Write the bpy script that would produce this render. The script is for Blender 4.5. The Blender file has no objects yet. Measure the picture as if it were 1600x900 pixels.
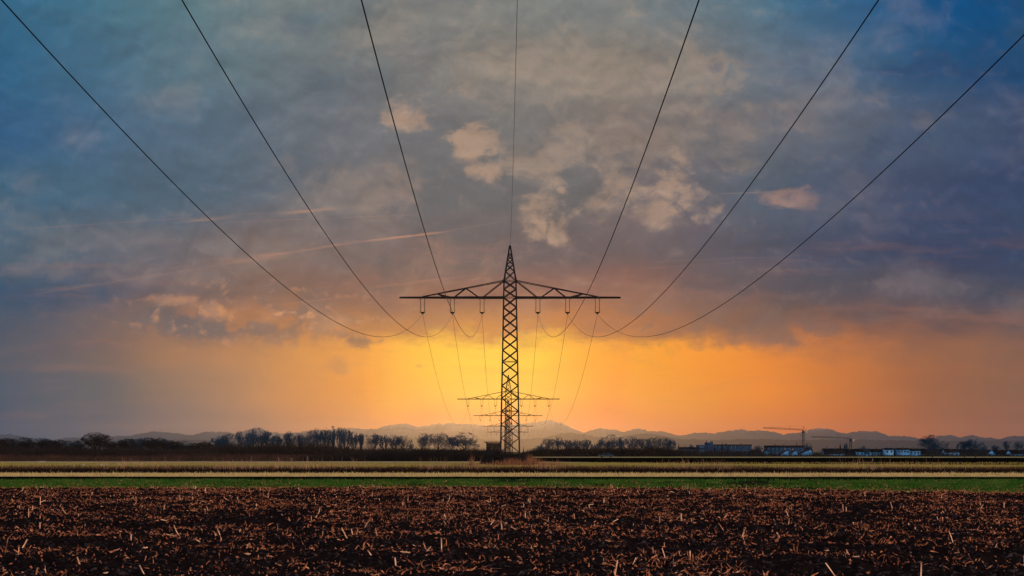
import bpy, math, random
import numpy as np
from mathutils import Vector

R = math.radians
C = bpy.context.scene.collection
scene = bpy.context.scene

# ---------------------------------------------------------------- camera
F = 2600.0                    # focal length in pixels of the 1600-wide photograph
EYE = 1.67
HOR = 706.0                   # the horizon's row in the photograph
cam_d = bpy.data.cameras.new('camera')
cam = bpy.data.objects.new('camera', cam_d)
C.objects.link(cam)
cam.location = (0, 0, EYE)
cam.rotation_euler = (R(90), 0, 0)
cam_d.sensor_width = 36
cam_d.lens = F / 1600 * 36
cam_d.shift_y = (HOR - 450) / 1600
cam_d.clip_start = 0.1
cam_d.clip_end = 250000
scene.camera = cam

# ---------------------------------------------------------------- exposure, renderer
vs = scene.view_settings
vs.view_transform = 'Standard'
vs.look = 'None'
vs.exposure = 0.0
vs.gamma = 1.0
vs.use_curve_mapping = False
scene.render.engine = 'CYCLES'
scene.cycles.use_denoising = True
scene.cycles.denoiser = 'OPENIMAGEDENOISE'
scene.cycles.denoising_input_passes = 'RGB_ALBEDO_NORMAL'
scene.cycles.denoising_prefilter = 'NONE'
scene.cycles.max_bounces = 6
scene.cycles.diffuse_bounces = 3
scene.cycles.volume_bounces = 1
scene.cycles.transparent_max_bounces = 8
scene.render.film_transparent = False

# ---------------------------------------------------------------- sun
SUN_AZ, SUN_EL = R(-0.6), R(2.6)
sun_dir = Vector((math.sin(SUN_AZ) * math.cos(SUN_EL), math.cos(SUN_AZ) * math.cos(SUN_EL), math.sin(SUN_EL)))
sun_d = bpy.data.lights.new('sun', 'SUN')
sun_d.energy = 0.13
sun_d.angle = R(2.5)
sun_d.color = (1.0, 0.50, 0.16)
sun = bpy.data.objects.new('sun', sun_d)
sun.rotation_euler = (-sun_dir).to_track_quat('-Z', 'Y').to_euler()
sun.location = (0, 300, 60)
C.objects.link(sun)


def lin(c):
    return tuple(((v / 255) / 12.92 if v / 255 <= 0.04045 else ((v / 255 + 0.055) / 1.055) ** 2.4) for v in c)


# ---------------------------------------------------------------- node helper
class NT:
    def __init__(self, tree):
        self.t = tree
        self.n = tree.nodes
        self.l = tree.links

    def new(self, typ, **kw):
        n = self.n.new(typ)
        for k, v in kw.items():
            setattr(n, k, v)
        return n

    def put(self, sock, v):
        if isinstance(v, bpy.types.NodeSocket):
            self.l.new(v, sock)
        elif v is not None:
            if hasattr(sock.default_value, '__len__') and len(sock.default_value) == 4 and len(v) == 3:
                v = tuple(v) + (1,)
            sock.default_value = v

    def math(self, op, a, b=None, c=None, clamp=False):
        n = self.new('ShaderNodeMath', operation=op, use_clamp=clamp)
        for i, v in enumerate((a, b, c)):
            if v is not None:
                self.put(n.inputs[i], v)
        return n.outputs[0]

    def vmath(self, op, a, b=None, c=None):
        n = self.new('ShaderNodeVectorMath', operation=op)
        for i, v in enumerate((a, b, c)):
            if v is not None:
                self.put(n.inputs[i], v)
        return n.outputs['Value'] if op in ('LENGTH', 'DOT_PRODUCT', 'DISTANCE') else n.outputs[0]

    def xyz(self, x, y, z=0.0):
        n = self.new('ShaderNodeCombineXYZ')
        for i, v in enumerate((x, y, z)):
            self.put(n.inputs[i], v)
        return n.outputs[0]

    def sep(self, v):
        n = self.new('ShaderNodeSeparateXYZ')
        self.l.new(v, n.inputs[0])
        return n.outputs

    def noise(self, vec, scale, detail=4.0, rough=0.55, dist=0.0, dims='3D', out='Fac'):
        n = self.new('ShaderNodeTexNoise', noise_dimensions=dims)
        self.l.new(vec, n.inputs['Vector'])
        n.inputs['Scale'].default_value = scale
        n.inputs['Detail'].default_value = detail
        n.inputs['Roughness'].default_value = rough
        n.inputs['Distortion'].default_value = dist
        return n.outputs[out]

    def step(self, v, a, b, lo=0.0, hi=1.0, smooth=True):
        n = self.new('ShaderNodeMapRange', interpolation_type='SMOOTHSTEP' if smooth else 'LINEAR', clamp=True)
        self.put(n.inputs['Value'], v)
        for k, x in (('From Min', a), ('From Max', b), ('To Min', lo), ('To Max', hi)):
            self.put(n.inputs[k], x)
        return n.outputs['Result']

    def mix(self, f, a, b, mode='MIX'):
        n = self.new('ShaderNodeMix', data_type='RGBA', blend_type=mode)
        self.put(n.inputs['Factor'], f)
        self.put(n.inputs['A'] if False else n.inputs[6], a)
        self.put(n.inputs[7], b)
        return n.outputs[2]

    def ramp(self, f, stops, interp='LINEAR'):
        n = self.new('ShaderNodeValToRGB')
        cr = n.color_ramp
        cr.interpolation = interp
        while len(cr.elements) < len(stops):
            cr.elements.new(0.5)
        for e, (p, c) in zip(cr.elements, stops):
            e.position = p
            e.color = tuple(c) + (1,) if len(c) == 3 else c
        self.l.new(f, n.inputs[0])
        return n.outputs[0]


# ---------------------------------------------------------------- world: sunset sky with its cloud deck
world = bpy.data.worlds.new('World')
scene.world = world
world.use_nodes = True
W = NT(world.node_tree)
W.n.clear()
d = W.new('ShaderNodeTexCoord').outputs['Generated']
dx, dy, dz = W.sep(d)
yc = W.math('MAXIMUM', dy, 0.05)
# u, v: where a direction of the front half of the sky meets a plane far ahead (thousandths of F)
u = W.math('MULTIPLY_ADD', W.math('DIVIDE', dx, yc), F / 1000, 0.8)
v = W.math('MULTIPLY_ADD', W.math('DIVIDE', dz, yc), -F / 1000, HOR / 1000)
P = W.xyz(u, v, 0.0)
warp = W.noise(P, 4.5, 4, 0.55, out='Color')
warp = W.vmath('SUBTRACT', warp, (0.5, 0.5, 0.5))
Pw = W.vmath('MULTIPLY_ADD', warp, (0.16, 0.07, 0.0), P)
uw, vw, _ = W.sep(Pw)

ROWS = [
    (0, [(0, (48, 104, 137)), (200, (77, 116, 132)), (400, (103, 123, 128)), (600, (121, 124, 122)), (700, (124, 126, 123)), (800, (126, 128, 124)), (900, (122, 126, 125)), (1000, (117, 124, 126)), (1200, (78, 112, 133)), (1400, (27, 85, 131)), (1600, (7, 73, 121))]),
    (100, [(0, (45, 97, 132)), (200, (78, 112, 131)), (400, (100, 117, 124)), (600, (118, 120, 120)), (700, (125, 123, 119)), (800, (132, 126, 118)), (900, (132, 125, 116)), (1000, (133, 124, 115)), (1200, (104, 115, 126)), (1400, (50, 89, 124)), (1600, (21, 70, 112))]),
    (200, [(0, (46, 91, 129)), (200, (73, 103, 128)), (400, (92, 108, 122)), (600, (108, 111, 116)), (700, (110, 112, 115)), (800, (114, 114, 114)), (900, (119, 115, 114)), (1000, (124, 115, 111)), (1200, (105, 107, 114)), (1400, (81, 94, 114)), (1600, (61, 78, 108))]),
    (300, [(0, (61, 98, 123)), (200, (73, 101, 121)), (400, (84, 101, 116)), (600, (99, 102, 107)), (700, (97, 101, 106)), (800, (92, 98, 104)), (900, (95, 99, 103)), (1000, (102, 100, 107)), (1200, (81, 94, 111)), (1400, (63, 79, 107)), (1600, (47, 67, 102))]),
    (400, [(0, (77, 101, 119)), (200, (99, 102, 113)), (400, (120, 106, 103)), (600, (103, 94, 98)), (700, (86, 85, 94)), (800, (79, 79, 91)), (900, (80, 80, 92)), (1000, (91, 86, 95)), (1200, (71, 79, 97)), (1400, (51, 68, 97)), (1600, (45, 66, 98))]),
    (455, [(0, (52, 84, 111)), (200, (97, 92, 102)), (400, (123, 99, 90)), (600, (128, 89, 80)), (700, (119, 82, 77)), (800, (117, 80, 78)), (900, (116, 80, 81)), (1000, (118, 85, 84)), (1200, (83, 79, 89)), (1400, (74, 76, 91)), (1600, (68, 74, 91))]),
    (505, [(0, (73, 86, 104)), (200, (127, 102, 95)), (400, (173, 117, 82)), (600, (178, 115, 68)), (700, (188, 121, 59)), (800, (184, 116, 58)), (900, (175, 105, 60)), (1000, (167, 103, 67)), (1200, (120, 90, 79)), (1400, (98, 80, 82)), (1600, (97, 82, 85))]),
    (550, [(0, (85, 89, 101)), (200, (145, 111, 91)), (400, (203, 139, 83)), (560, (243, 160, 58)), (600, (250, 172, 51)), (680, (255, 196, 37)), (800, (254, 202, 34)), (880, (255, 177, 31)), (960, (257, 161, 27)), (1000, (261, 164, 25)), (1200, (239, 138, 46)), (1400, (186, 112, 61)), (1600, (146, 100, 74))]),
    (610, [(0, (72, 89, 108)), (200, (120, 107, 101)), (400, (193, 136, 91)), (560, (240, 149, 46)), (600, (250, 166, 36)), (680, (259, 186, 35)), (780, (260, 194, 35)), (800, (260, 190, 33)), (880, (260, 173, 33)), (960, (259, 154, 29)), (1000, (265, 159, 26)), (1200, (250, 140, 33)), (1400, (187, 108, 57)), (1600, (148, 100, 73))]),
    (690, [(0, (39, 81, 114)), (200, (105, 104, 115)), (400, (171, 124, 107)), (600, (244, 117, 36)), (700, (258, 103, 35)), (800, (266, 123, 34)), (900, (254, 90, 31)), (1000, (264, 112, 29)), (1200, (263, 119, 29)), (1400, (215, 107, 39)), (1600, (175, 104, 73))]),
]
uf = W.math('DIVIDE', uw, 1.6, clamp=True)
acc = None
prev = None
for y0, cols in ROWS:
    c = W.ramp(uf, [(x / 1600, lin(k)) for x, k in cols], 'CARDINAL')
    if acc is None:
        acc = c
    else:
        # the deck's lower edge (505 -> 550) is a real edge, drawn sharper and more ragged
        if y0 == 550:
            rag = W.noise(W.vmath('MULTIPLY', P, (1.0, 2.2, 1.0)), 9, 5, 0.6)
            vv = W.math('MULTIPLY_ADD', W.math('SUBTRACT', rag, 0.5), 0.10, v)
            soft = W.step(W.math('ABSOLUTE', W.math('SUBTRACT', u, 0.86)), 0.18, 0.46, 0.020, 0.055)
            f = W.step(vv, W.math('SUBTRACT', 0.5265, soft), W.math('ADD', 0.5265, soft))
        else:
            f = W.step(vw, prev / 1000, y0 / 1000)
        acc = W.mix(f, acc, c)
    prev = y0
sky = acc

# billowing structure of the deck
wob = W.vmath('SUBTRACT', W.noise(P, 9, 3, 0.5, out='Color'), (0.5, 0.5, 0.5))
Pb = W.vmath('MULTIPLY_ADD', wob, (0.075, 0.05, 0.0), P)
Pb = W.vmath('MULTIPLY', Pb, (1.0, 1.25, 1.0))
n1 = W.noise(Pb, 4.0, 5, 0.52)
nb = W.noise(Pb, 11.5, 7, 0.56)
nb2 = W.noise(W.vmath('ADD', Pb, (0.004, 0.016, 0.0)), 11.5, 4, 0.58)
relief = W.math('SUBTRACT', nb, nb2)
deck = W.step(v, 0.60, 0.42, 0.10, 1.0)          # structure is strong in the deck, faint in the glow below it
m = W.math('ADD', W.math('MULTIPLY', n1, 0.75), W.math('MULTIPLY', nb, 0.25))
bump = W.math('MULTIPLY', W.math('SUBTRACT', m, 0.5), deck)
sky = W.mix(W.step(bump, 0.01, 0.15, 0.0, 0.20), acc, lin((170, 144, 124)))
sky = W.mix(W.step(bump, 0.0, -0.15, 0.0, 0.24), sky, lin((82, 102, 116)))
# thin horizontal streaks
Ps = W.vmath('MULTIPLY', Pw, (1.6, 17.0, 1.0))
st = W.noise(Ps, 2.2, 4, 0.6)
stf = W.math('MULTIPLY', W.step(st, 0.5, 0.72), W.step(v, 0.30, 0.42, 0.0, 0.13))
sky = W.mix(stf, sky, lin((205, 132, 96)))
stf = W.math('MULTIPLY', W.step(st, 0.48, 0.28), W.step(v, 0.34, 0.46, 0.0, 0.10))
sky = W.mix(stf, sky, lin((70, 76, 92)))

# cloud groups: (x, y, rx, ry, colour, strength); inside each the billows decide where the cloud is
nc = W.noise(Pb, 27.0, 6, 0.62)
nbw = W.math('MULTIPLY_ADD', W.math('SUBTRACT', nc, 0.5), 0.75, W.math('SUBTRACT', nb, 0.5))
BEIGE, DUSK, ROSE = (168, 141, 122), (84, 92, 104), (186, 130, 100)
CLOUDS = [
    (900, 120, 150, 70, (150, 136, 122), .45), (1085, 125, 60, 35, (152, 138, 124), .5), (600, 50, 70, 50, (142, 134, 124), .45),
    (1000, 205, 170, 60, (146, 128, 116), .40), (1140, 190, 90, 60, (124, 116, 114), .35),
    (662, 182, 40, 24, BEIGE, .80), (640, 195, 24, 14, BEIGE, .5), (745, 218, 24, 26, BEIGE, .75), (732, 245, 18, 20, BEIGE, .55), (772, 264, 26, 18, BEIGE, .70),
    (850, 318, 34, 34, BEIGE, .65), (878, 345, 26, 26, BEIGE, .5), (838, 240, 50, 45, (146, 130, 118), .45), (880, 225, 40, 50, (146, 130, 118), .45), (958, 275, 26, 36, (150, 132, 120), .55), (935, 310, 34, 24, BEIGE, .5),
    (1062, 290, 30, 32, BEIGE, .65), (1090, 312, 26, 34, BEIGE, .6), (1038, 325, 32, 20, BEIGE, .5),
    (1228, 311, 34, 12, (160, 128, 116), .75), (1205, 306, 22, 8, (150, 124, 116), .5),
    (455, 250, 24, 26, (132, 122, 118), .40), (510, 265, 36, 20, (132, 122, 118), .4), (620, 290, 60, 34, (136, 120, 112), .5), (560, 300, 50, 40, (126, 116, 112), .4),
    (690, 408, 60, 28, (140, 112, 100), .4), (350, 390, 14, 18, (128, 116, 112), .4),
    (598, 412, 24, 34, (78, 84, 92), .65), (570, 388, 20, 12, (80, 86, 96), .55), (500, 150, 60, 60, (92, 104, 116), .35), (490, 30, 50, 16, (80, 100, 116), .45), (505, 125, 40, 22, (84, 100, 112), .4),
    (300, 505, 60, 20, (104, 96, 98), .85), (255, 486, 50, 10, (98, 94, 100), .6), (345, 512, 50, 12, (118, 102, 98), .6), (405, 505, 40, 14, (120, 96, 88), .6), (470, 510, 70, 22, (128, 100, 90), .55),
    (285, 468, 45, 8, (204, 146, 108), .65), (340, 486, 30, 14, (226, 156, 104), .9), (415, 498, 28, 14, (206, 142, 98), .7), (518, 508, 28, 16, (226, 156, 98), .6), (275, 470, 40, 8, (180, 130, 98), .45),
    (562, 532, 22, 10, (122, 92, 82), .7), (545, 522, 40, 8, (140, 104, 86), .5), (522, 568, 18, 12, (186, 124, 84), .45), (654, 573, 9, 7, (196, 124, 72), .7), (215, 500, 60, 14, (120, 104, 100), .5),
    (60, 470, 110, 22, (56, 78, 104), .55), (30, 500, 70, 14, (70, 84, 104), .4), (130, 455, 70, 12, (64, 84, 106), .4),
    (170, 375, 170, 30, (116, 114, 116), .40), (60, 350, 100, 26, (96, 110, 122), .4), (110, 425, 120, 14, (128, 112, 110), .35),
    (1450, 110, 150, 26, (44, 72, 110), .55), (1420, 205, 90, 34, (58, 80, 108), .45), (1440, 300, 130, 60, (60, 74, 102), .4), (1500, 380, 160, 40, (54, 66, 96), .45),
    (1440, 190, 22, 16, (112, 108, 114), .5), (1330, 160, 60, 30, (104, 106, 114), .4), (1350, 442, 80, 11, (104, 100, 106), .55), (1300, 455, 120, 22, (88, 84, 94), .45),
    (1120, 520, 140, 20, (128, 96, 84), .5), (1080, 470, 140, 30, (112, 92, 90), .4), (1000, 470, 120, 20, (140, 100, 88), .35),
    (1200, 500, 150, 20, (112, 90, 86), .45), (760, 480, 110, 22, (160, 112, 88), .3), (690, 500, 60, 16, (128, 98, 86), .4),
]
for (x, y, rx, ry, col, s) in CLOUDS:
    q = W.vmath('SUBTRACT', P, (x / 1000, y / 1000, 0))
    q = W.vmath('MULTIPLY', q, (1000 / (rx * 1.45), 1000 / (ry * 1.45), 0))
    w = W.math('SUBTRACT', 1.0, W.vmath('LENGTH', q))
    f = W.step(W.math('MULTIPLY_ADD', nbw, 4.0, w), -0.05, 1.15, 0.0, min(1.0, s * 1.12))
    sky = W.mix(f, sky, lin(col))
gain = W.math('MULTIPLY_ADD', W.math('MULTIPLY', relief, deck), 0.8, W.math('MULTIPLY_ADD', bump, 0.55, 1.0))
# the broken bank low on the left: undersides grey, edges lit orange; the same, faintly, over the whole deck
nd = W.noise(W.vmath('ADD', Pb, (-0.006, 0.013, 0.0)), 27.0, 4, 0.6)
rel2 = W.math('ADD', W.math('SUBTRACT', nc, nd), W.math('MULTIPLY', relief, 0.8))
q = W.vmath('MULTIPLY', W.vmath('SUBTRACT', P, (0.385, 0.492, 0)), (1 / 0.26, 1 / 0.062, 0))
bank = W.step(W.vmath('LENGTH', q), 1.15, 0.25)
body = W.step(W.math('ADD', nb, W.math('MULTIPLY', W.math('SUBTRACT', nc, 0.5), 0.5)), 0.44, 0.56)
sky = W.mix(W.math('MULTIPLY', bank, W.math('MULTIPLY', body, 0.6)), sky, lin((110, 100, 100)))
sky = W.mix(W.math('MULTIPLY', bank, W.step(rel2, 0.02, 0.30, 0.0, 0.75)), sky, lin((222, 152, 100)))
thin = W.math('MULTIPLY', deck, W.step(W.math('ABSOLUTE', W.math('SUBTRACT', u, 0.85)), 0.75, 0.25, 0.35, 1.0))
sky = W.mix(W.math('MULTIPLY', thin, W.step(rel2, 0.03, 0.34, 0.0, 0.15)), sky, lin((172, 146, 126)))
sky = W.mix(W.math('MULTIPLY', thin, W.step(rel2, -0.03, -0.34, 0.0, 0.13)), sky, lin((80, 92, 106)))
pre = sky
sky = W.vmath('SCALE', pre)
W.l.new(gain, W.n[-1].inputs['Scale'])

# condensation trails
tr_n = W.noise(W.vmath('MULTIPLY', P, (1.0, 3.0, 1.0)), 16, 4, 0.65)
TRAILS = [
    ((0, 360), (640, 318), 1.6, (176, 132, 112), .25, .1), ((282, 346), (362, 339), 4.0, (206, 152, 120), .75, .2), ((440, 334), (522, 326), 3.6, (206, 152, 120), .7, .2),
    ((340, 348), (668, 335), 1.2, (176, 132, 112), .35, .1),
    ((40, 462), (420, 402), 1.8, (190, 138, 112), .2, .1), ((330, 410), (450, 398), 7.5, (196, 142, 112), .55, .3), ((400, 402), (560, 378), 2.6, (204, 146, 114), .5, .4), ((560, 378), (700, 362), 2.4, (214, 150, 114), .8, .2),
    ((680, 364), (800, 344), 1.3, (160, 128, 112), .35, .1), ((60, 455), (330, 420), 6.0, (150, 122, 112), .3, .3),
    ((1120, 303), (1222, 299), 1.2, (176, 146, 134), .65, .1), ((1000, 410), (1240, 400), 1.6, (150, 116, 110), .35, .2), ((980, 422), (1170, 408), 2.4, (150, 112, 104), .3, .2),
    ((420, 478), (540, 464), 2.2, (190, 134, 104), .45, .2), ((560, 452), (740, 430), 3.0, (176, 124, 102), .4, .3),
]
for (p0, p1, wd, col, s, ra) in TRAILS:
    wd, s = wd * 0.75, s * 0.72
    ax, ay = p0[0] / 1000, p0[1] / 1000
    bx, by = p1[0] / 1000, p1[1] / 1000
    L = math.hypot(bx - ax, by - ay)
    tx, ty = (bx - ax) / L, (by - ay) / L
    q = W.vmath('SUBTRACT', P, (ax, ay, 0))
    al = W.vmath('DOT_PRODUCT', q, (tx, ty, 0))
    pe = W.vmath('DOT_PRODUCT', q, (-ty, tx, 0))
    pe = W.math('ABSOLUTE', W.math('MULTIPLY_ADD', W.math('SUBTRACT', tr_n, 0.5), ra * wd / 1000 * 9, pe))
    f = W.math('MULTIPLY', W.step(pe, wd * 1.5 / 1000, 0.0), W.math('MULTIPLY', W.step(al, -0.02, 0.05), W.step(al, L + 0.02, L - 0.05)))
    f = W.math('MULTIPLY', f, W.step(tr_n, 0.3, 0.6, s * 0.35, s))
    sky = W.mix(f, sky, lin(col))

# the rest of the dome: a clear evening sky with high thin cloud (behind, overhead)
nish = W.new('ShaderNodeTexSky')
nish.sky_type = 'NISHITA'
nish.sun_disc = False
nish.sun_elevation = SUN_EL
nish.sun_rotation = SUN_AZ
nish.dust_density = 2.0
nish_c = W.vmath('SCALE', nish.outputs[0])
W.n[-1].inputs['Scale'].default_value = 0.15
back_n = W.noise(W.vmath('MULTIPLY', d, (1, 1, 2.2)), 3.0, 5, 0.55)
belt = W.mix(W.step(back_n, 0.35, 0.7), (5.6, 4.6, 4.6), (9.8, 7.0, 5.4))      # bright rosy band added behind the camera to light the field
upper = W.mix(W.step(back_n, 0.35, 0.7), (0.16, 0.22, 0.34), (0.40, 0.36, 0.36))
back = W.mix(W.step(dz, 0.55, 0.05), upper, W.mix(W.step(dy, 0.3, -0.4), upper, W.mix(W.step(dx, -0.9, 0.8), W.mix(0.55, belt, upper), W.mix(1.0, belt, (1.25, 1.25, 1.25), 'MULTIPLY'))))
back = W.mix(0.88, nish_c, back)
front = W.step(dy, 0.45, 0.80)
total = W.mix(front, back, sky)
bg = W.new('ShaderNodeBackground')
W.l.new(total, bg.inputs['Color'])
bg.inputs['Strength'].default_value = 1.0
out = W.new('ShaderNodeOutputWorld')
W.l.new(bg.outputs[0], out.inputs[0])
world.cycles.sampling_method = 'MANUAL'
world.cycles.sample_map_resolution = 512


# ================================================================ helpers
def px(x, y_dist):
    """X of a thing that stands y_dist ahead, seen at column x of the photograph."""
    return (x - 800) / F * y_dist


def pz(row, y_dist):
    """Z of a point seen at a row of the photograph, y_dist ahead."""
    return EYE + (HOR - row) / F * y_dist


def ground(y):
    t = min(max((y - 540) / 460, 0), 1)
    return -2.0 * t * t * (3 - 2 * t)


def gnd(y):
    t = np.clip((y - 540) / 460, 0, 1)
    return -2.0 * t * t * (3 - 2 * t)


def mat(name, base, base2=None, rough=0.9, spec=0.1, scale=2.0, metal=0.0, lo=0.4, hi=0.6, bump=0.0, detail=5, coord='Object', third=None):
    m_ = bpy.data.materials.new(name)
    m_.use_nodes = True
    T = NT(m_.node_tree)
    b = T.n['Principled BSDF']
    b.inputs['Roughness'].default_value = rough
    b.inputs['Specular IOR Level'].default_value = spec
    b.inputs['Metallic'].default_value = metal
    if base2 is None:
        base2 = tuple(c * 0.7 for c in base)
    co = T.new('ShaderNodeTexCoord').outputs[coord] if coord == 'Object' else T.new('ShaderNodeNewGeometry').outputs['Position']
    nz = T.noise(co, scale, detail, 0.6)
    col = T.mix(T.step(nz, lo, hi), base, base2)
    if third is not None:
        col = T.mix(T.step(T.noise(co, scale * 0.23, 4, 0.6), 0.45, 0.65), col, third)
    T.put(b.inputs['Base Color'], col)
    if bump:
        bn = T.new('ShaderNodeBump')
        bn.inputs['Strength'].default_value = bump
        T.l.new(nz, bn.inputs['Height'])
        T.l.new(bn.outputs[0], b.inputs['Normal'])
    return m_


def leaf_mat(name, cols, scale, trans=0.5, tcol=None):
    """thin dry or green blades: half of the light passes through them"""
    m_ = bpy.data.materials.new(name)
    m_.use_nodes = True
    T = NT(m_.node_tree)
    T.n.clear()
    co = T.new('ShaderNodeNewGeometry').outputs['Position']
    nz = T.noise(co, scale, 3, 0.7)
    col = T.ramp(nz, [(0.30 + 0.40 * i / max(1, len(cols) - 1), c) for i, c in enumerate(cols)])
    df = T.new('ShaderNodeBsdfDiffuse')
    tl = T.new('ShaderNodeBsdfTranslucent')
    T.l.new(col, df.inputs[0])
    T.l.new(T.mix(1.0, col, tcol, 'MULTIPLY') if tcol else col, tl.inputs[0])
    mx = T.new('ShaderNodeMixShader')
    mx.inputs[0].default_value = trans
    T.l.new(df.outputs[0], mx.inputs[1])
    T.l.new(tl.outputs[0], mx.inputs[2])
    o = T.new('ShaderNodeOutputMaterial')
    T.l.new(mx.outputs[0], o.inputs[0])
    return m_


def np_mesh(name, V, polys, smooth=False):
    """V (n,3); polys: list of (m,k) index arrays"""
    me = bpy.data.meshes.new(name)
    V = np.ascontiguousarray(V, dtype=np.float32).reshape(-1, 3)
    polys = [np.asarray(p_, dtype=np.int32) for p_ in polys if len(p_)]
    loops = np.concatenate([p_.ravel() for p_ in polys])
    sizes = np.concatenate([np.full(len(p_), p_.shape[1], dtype=np.int32) for p_ in polys])
    starts = np.concatenate([[0], np.cumsum(sizes)[:-1]]).astype(np.int32)
    me.vertices.add(len(V))
    me.vertices.foreach_set('co', V.ravel())
    me.loops.add(len(loops))
    me.loops.foreach_set('vertex_index', loops)
    me.polygons.add(len(sizes))
    me.polygons.foreach_set('loop_start', starts)
    me.polygons.foreach_set('loop_total', sizes)
    if smooth:
        me.polygons.foreach_set('use_smooth', np.ones(len(sizes), dtype=bool))
    me.update(calc_edges=True)
    return me


def obj(name, me, material=None, parent=None, loc=None):
    o = bpy.data.objects.new(name, me)
    if material is not None and not me.materials:
        me.materials.append(material)
    C.objects.link(o)
    if parent is not None:
        o.parent = parent
    if loc is not None:
        o.location = loc
    return o


def tag(o, label=None, cat=None, group=None, kind=None):
    if label: o['label'] = label
    if cat: o['category'] = cat
    if group: o['group'] = group
    if kind: o['kind'] = kind
    return o


def thing(name, label, cat, loc=(0, 0, 0), rz=0.0, group=None):
    o = bpy.data.objects.new(name, None)
    o.empty_display_size = 0.3
    C.objects.link(o)
    o.location = loc
    o.rotation_euler = (0, 0, rz)
    return tag(o, label, cat, group)


def bars(P0, P1, R0, R1=None, k=4, caps=True):
    """straight bars of k sides between the points P0 and P1"""
    P0 = np.asarray(P0, float).reshape(-1, 3)
    P1 = np.asarray(P1, float).reshape(-1, 3)
    n = len(P0)
    R0 = np.broadcast_to(np.asarray(R0, float), (n,))
    R1 = R0 if R1 is None else np.broadcast_to(np.asarray(R1, float), (n,))
    D = P1 - P0
    D = D / np.maximum(np.linalg.norm(D, axis=1, keepdims=True), 1e-9)
    ref = np.where(np.abs(D[:, 2:3]) > 0.93, np.array([[0.0, 1, 0]]), np.array([[0, 0, 1.0]]))
    A = np.cross(D, ref)
    A /= np.linalg.norm(A, axis=1, keepdims=True)
    B = np.cross(D, A)
    V = np.zeros((n, 2, k, 3))
    for j in range(k):
        a = 2 * math.pi * (j + 0.5) / k
        off = A * math.cos(a) + B * math.sin(a)
        V[:, 0, j] = P0 + off * R0[:, None]
        V[:, 1, j] = P1 + off * R1[:, None]
    idx = np.arange(n * 2 * k).reshape(n, 2, k)
    q = [np.stack([idx[:, 0, j], idx[:, 1, j], idx[:, 1, (j + 1) % k], idx[:, 0, (j + 1) % k]], 1) for j in range(k)]
    polys = [np.concatenate(q)]
    if caps:
        polys += [idx[:, 0, ::-1], idx[:, 1, :]]
    return V.reshape(-1, 3), polys


class MB:
    """collects pieces of one mesh"""
    def __init__(self):
        self.V, self.P, self.n = [], {}, 0

    def add(self, V, polys):
        V = np.asarray(V, float).reshape(-1, 3)
        self.V.append(V)
        for p_ in polys:
            p_ = np.asarray(p_)
            self.P.setdefault(p_.shape[1], []).append(p_ + self.n)
        self.n += len(V)
        return self

    def bars(self, *a, **k):
        return self.add(*bars(*a, **k))

    def box(self, x0, x1, y0, y1, z0, z1):
        V = [(x, y, z) for z in (z0, z1) for y in (y0, y1) for x in (x0, x1)]
        F_ = [(0, 2, 3, 1), (4, 5, 7, 6), (0, 1, 5, 4), (2, 6, 7, 3), (0, 4, 6, 2), (1, 3, 7, 5)]
        return self.add(V, [np.array(F_)])

    def prism(self, pts, axis, a0, a1):
        """closed outline pts in the plane across axis, from a0 to a1"""
        n = len(pts)
        mk = {'x': lambda p_, a: (a, p_[0], p_[1]), 'y': lambda p_, a: (p_[0], a, p_[1]), 'z': lambda p_, a: (p_[0], p_[1], a)}[axis]
        V = [mk(p_, a0) for p_ in pts] + [mk(p_, a1) for p_ in pts]
        sides = np.array([(i, (i + 1) % n, n + (i + 1) % n, n + i) for i in range(n)])
        caps = np.array([list(range(n))[::-1], list(range(n, 2 * n))])
        return self.add(V, [sides, caps])

    def mesh(self, name, smooth=False):
        return np_mesh(name, np.concatenate(self.V), [np.concatenate(p_) for p_ in self.P.values()], smooth)

    def build(self, name, material=None, parent=None, smooth=False):
        return obj(name, self.mesh(name, smooth), material, parent)


# value noise in numpy
def _hash(ix, iy, seed):
    h = (ix.astype(np.int64) * 374761393 + iy.astype(np.int64) * 668265263 + seed * 982451653) & 0xFFFFFFFF
    h = ((h ^ (h >> 13)) * 1274126177) & 0xFFFFFFFF
    return ((h ^ (h >> 16)) & 0xFFFFFF) / float(0xFFFFFF)


def vnoise(x, y, seed=0):
    ix, iy = np.floor(x), np.floor(y)
    fx, fy = x - ix, y - iy
    fx, fy = fx * fx * (3 - 2 * fx), fy * fy * (3 - 2 * fy)
    a, b = _hash(ix, iy, seed), _hash(ix + 1, iy, seed)
    c, d_ = _hash(ix, iy + 1, seed), _hash(ix + 1, iy + 1, seed)
    return (a * (1 - fx) + b * fx) * (1 - fy) + (c * (1 - fx) + d_ * fx) * fy


def fbm(x, y, octv=4, seed=0, gain=0.5):
    s, a, t = 0, 1.0, 0
    for i in range(octv):
        s = s + a * vnoise(x * 2 ** i, y * 2 ** i, seed + i * 17)
        t += a
        a *= gain
    return s / t


rng = np.random.default_rng(11)

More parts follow.
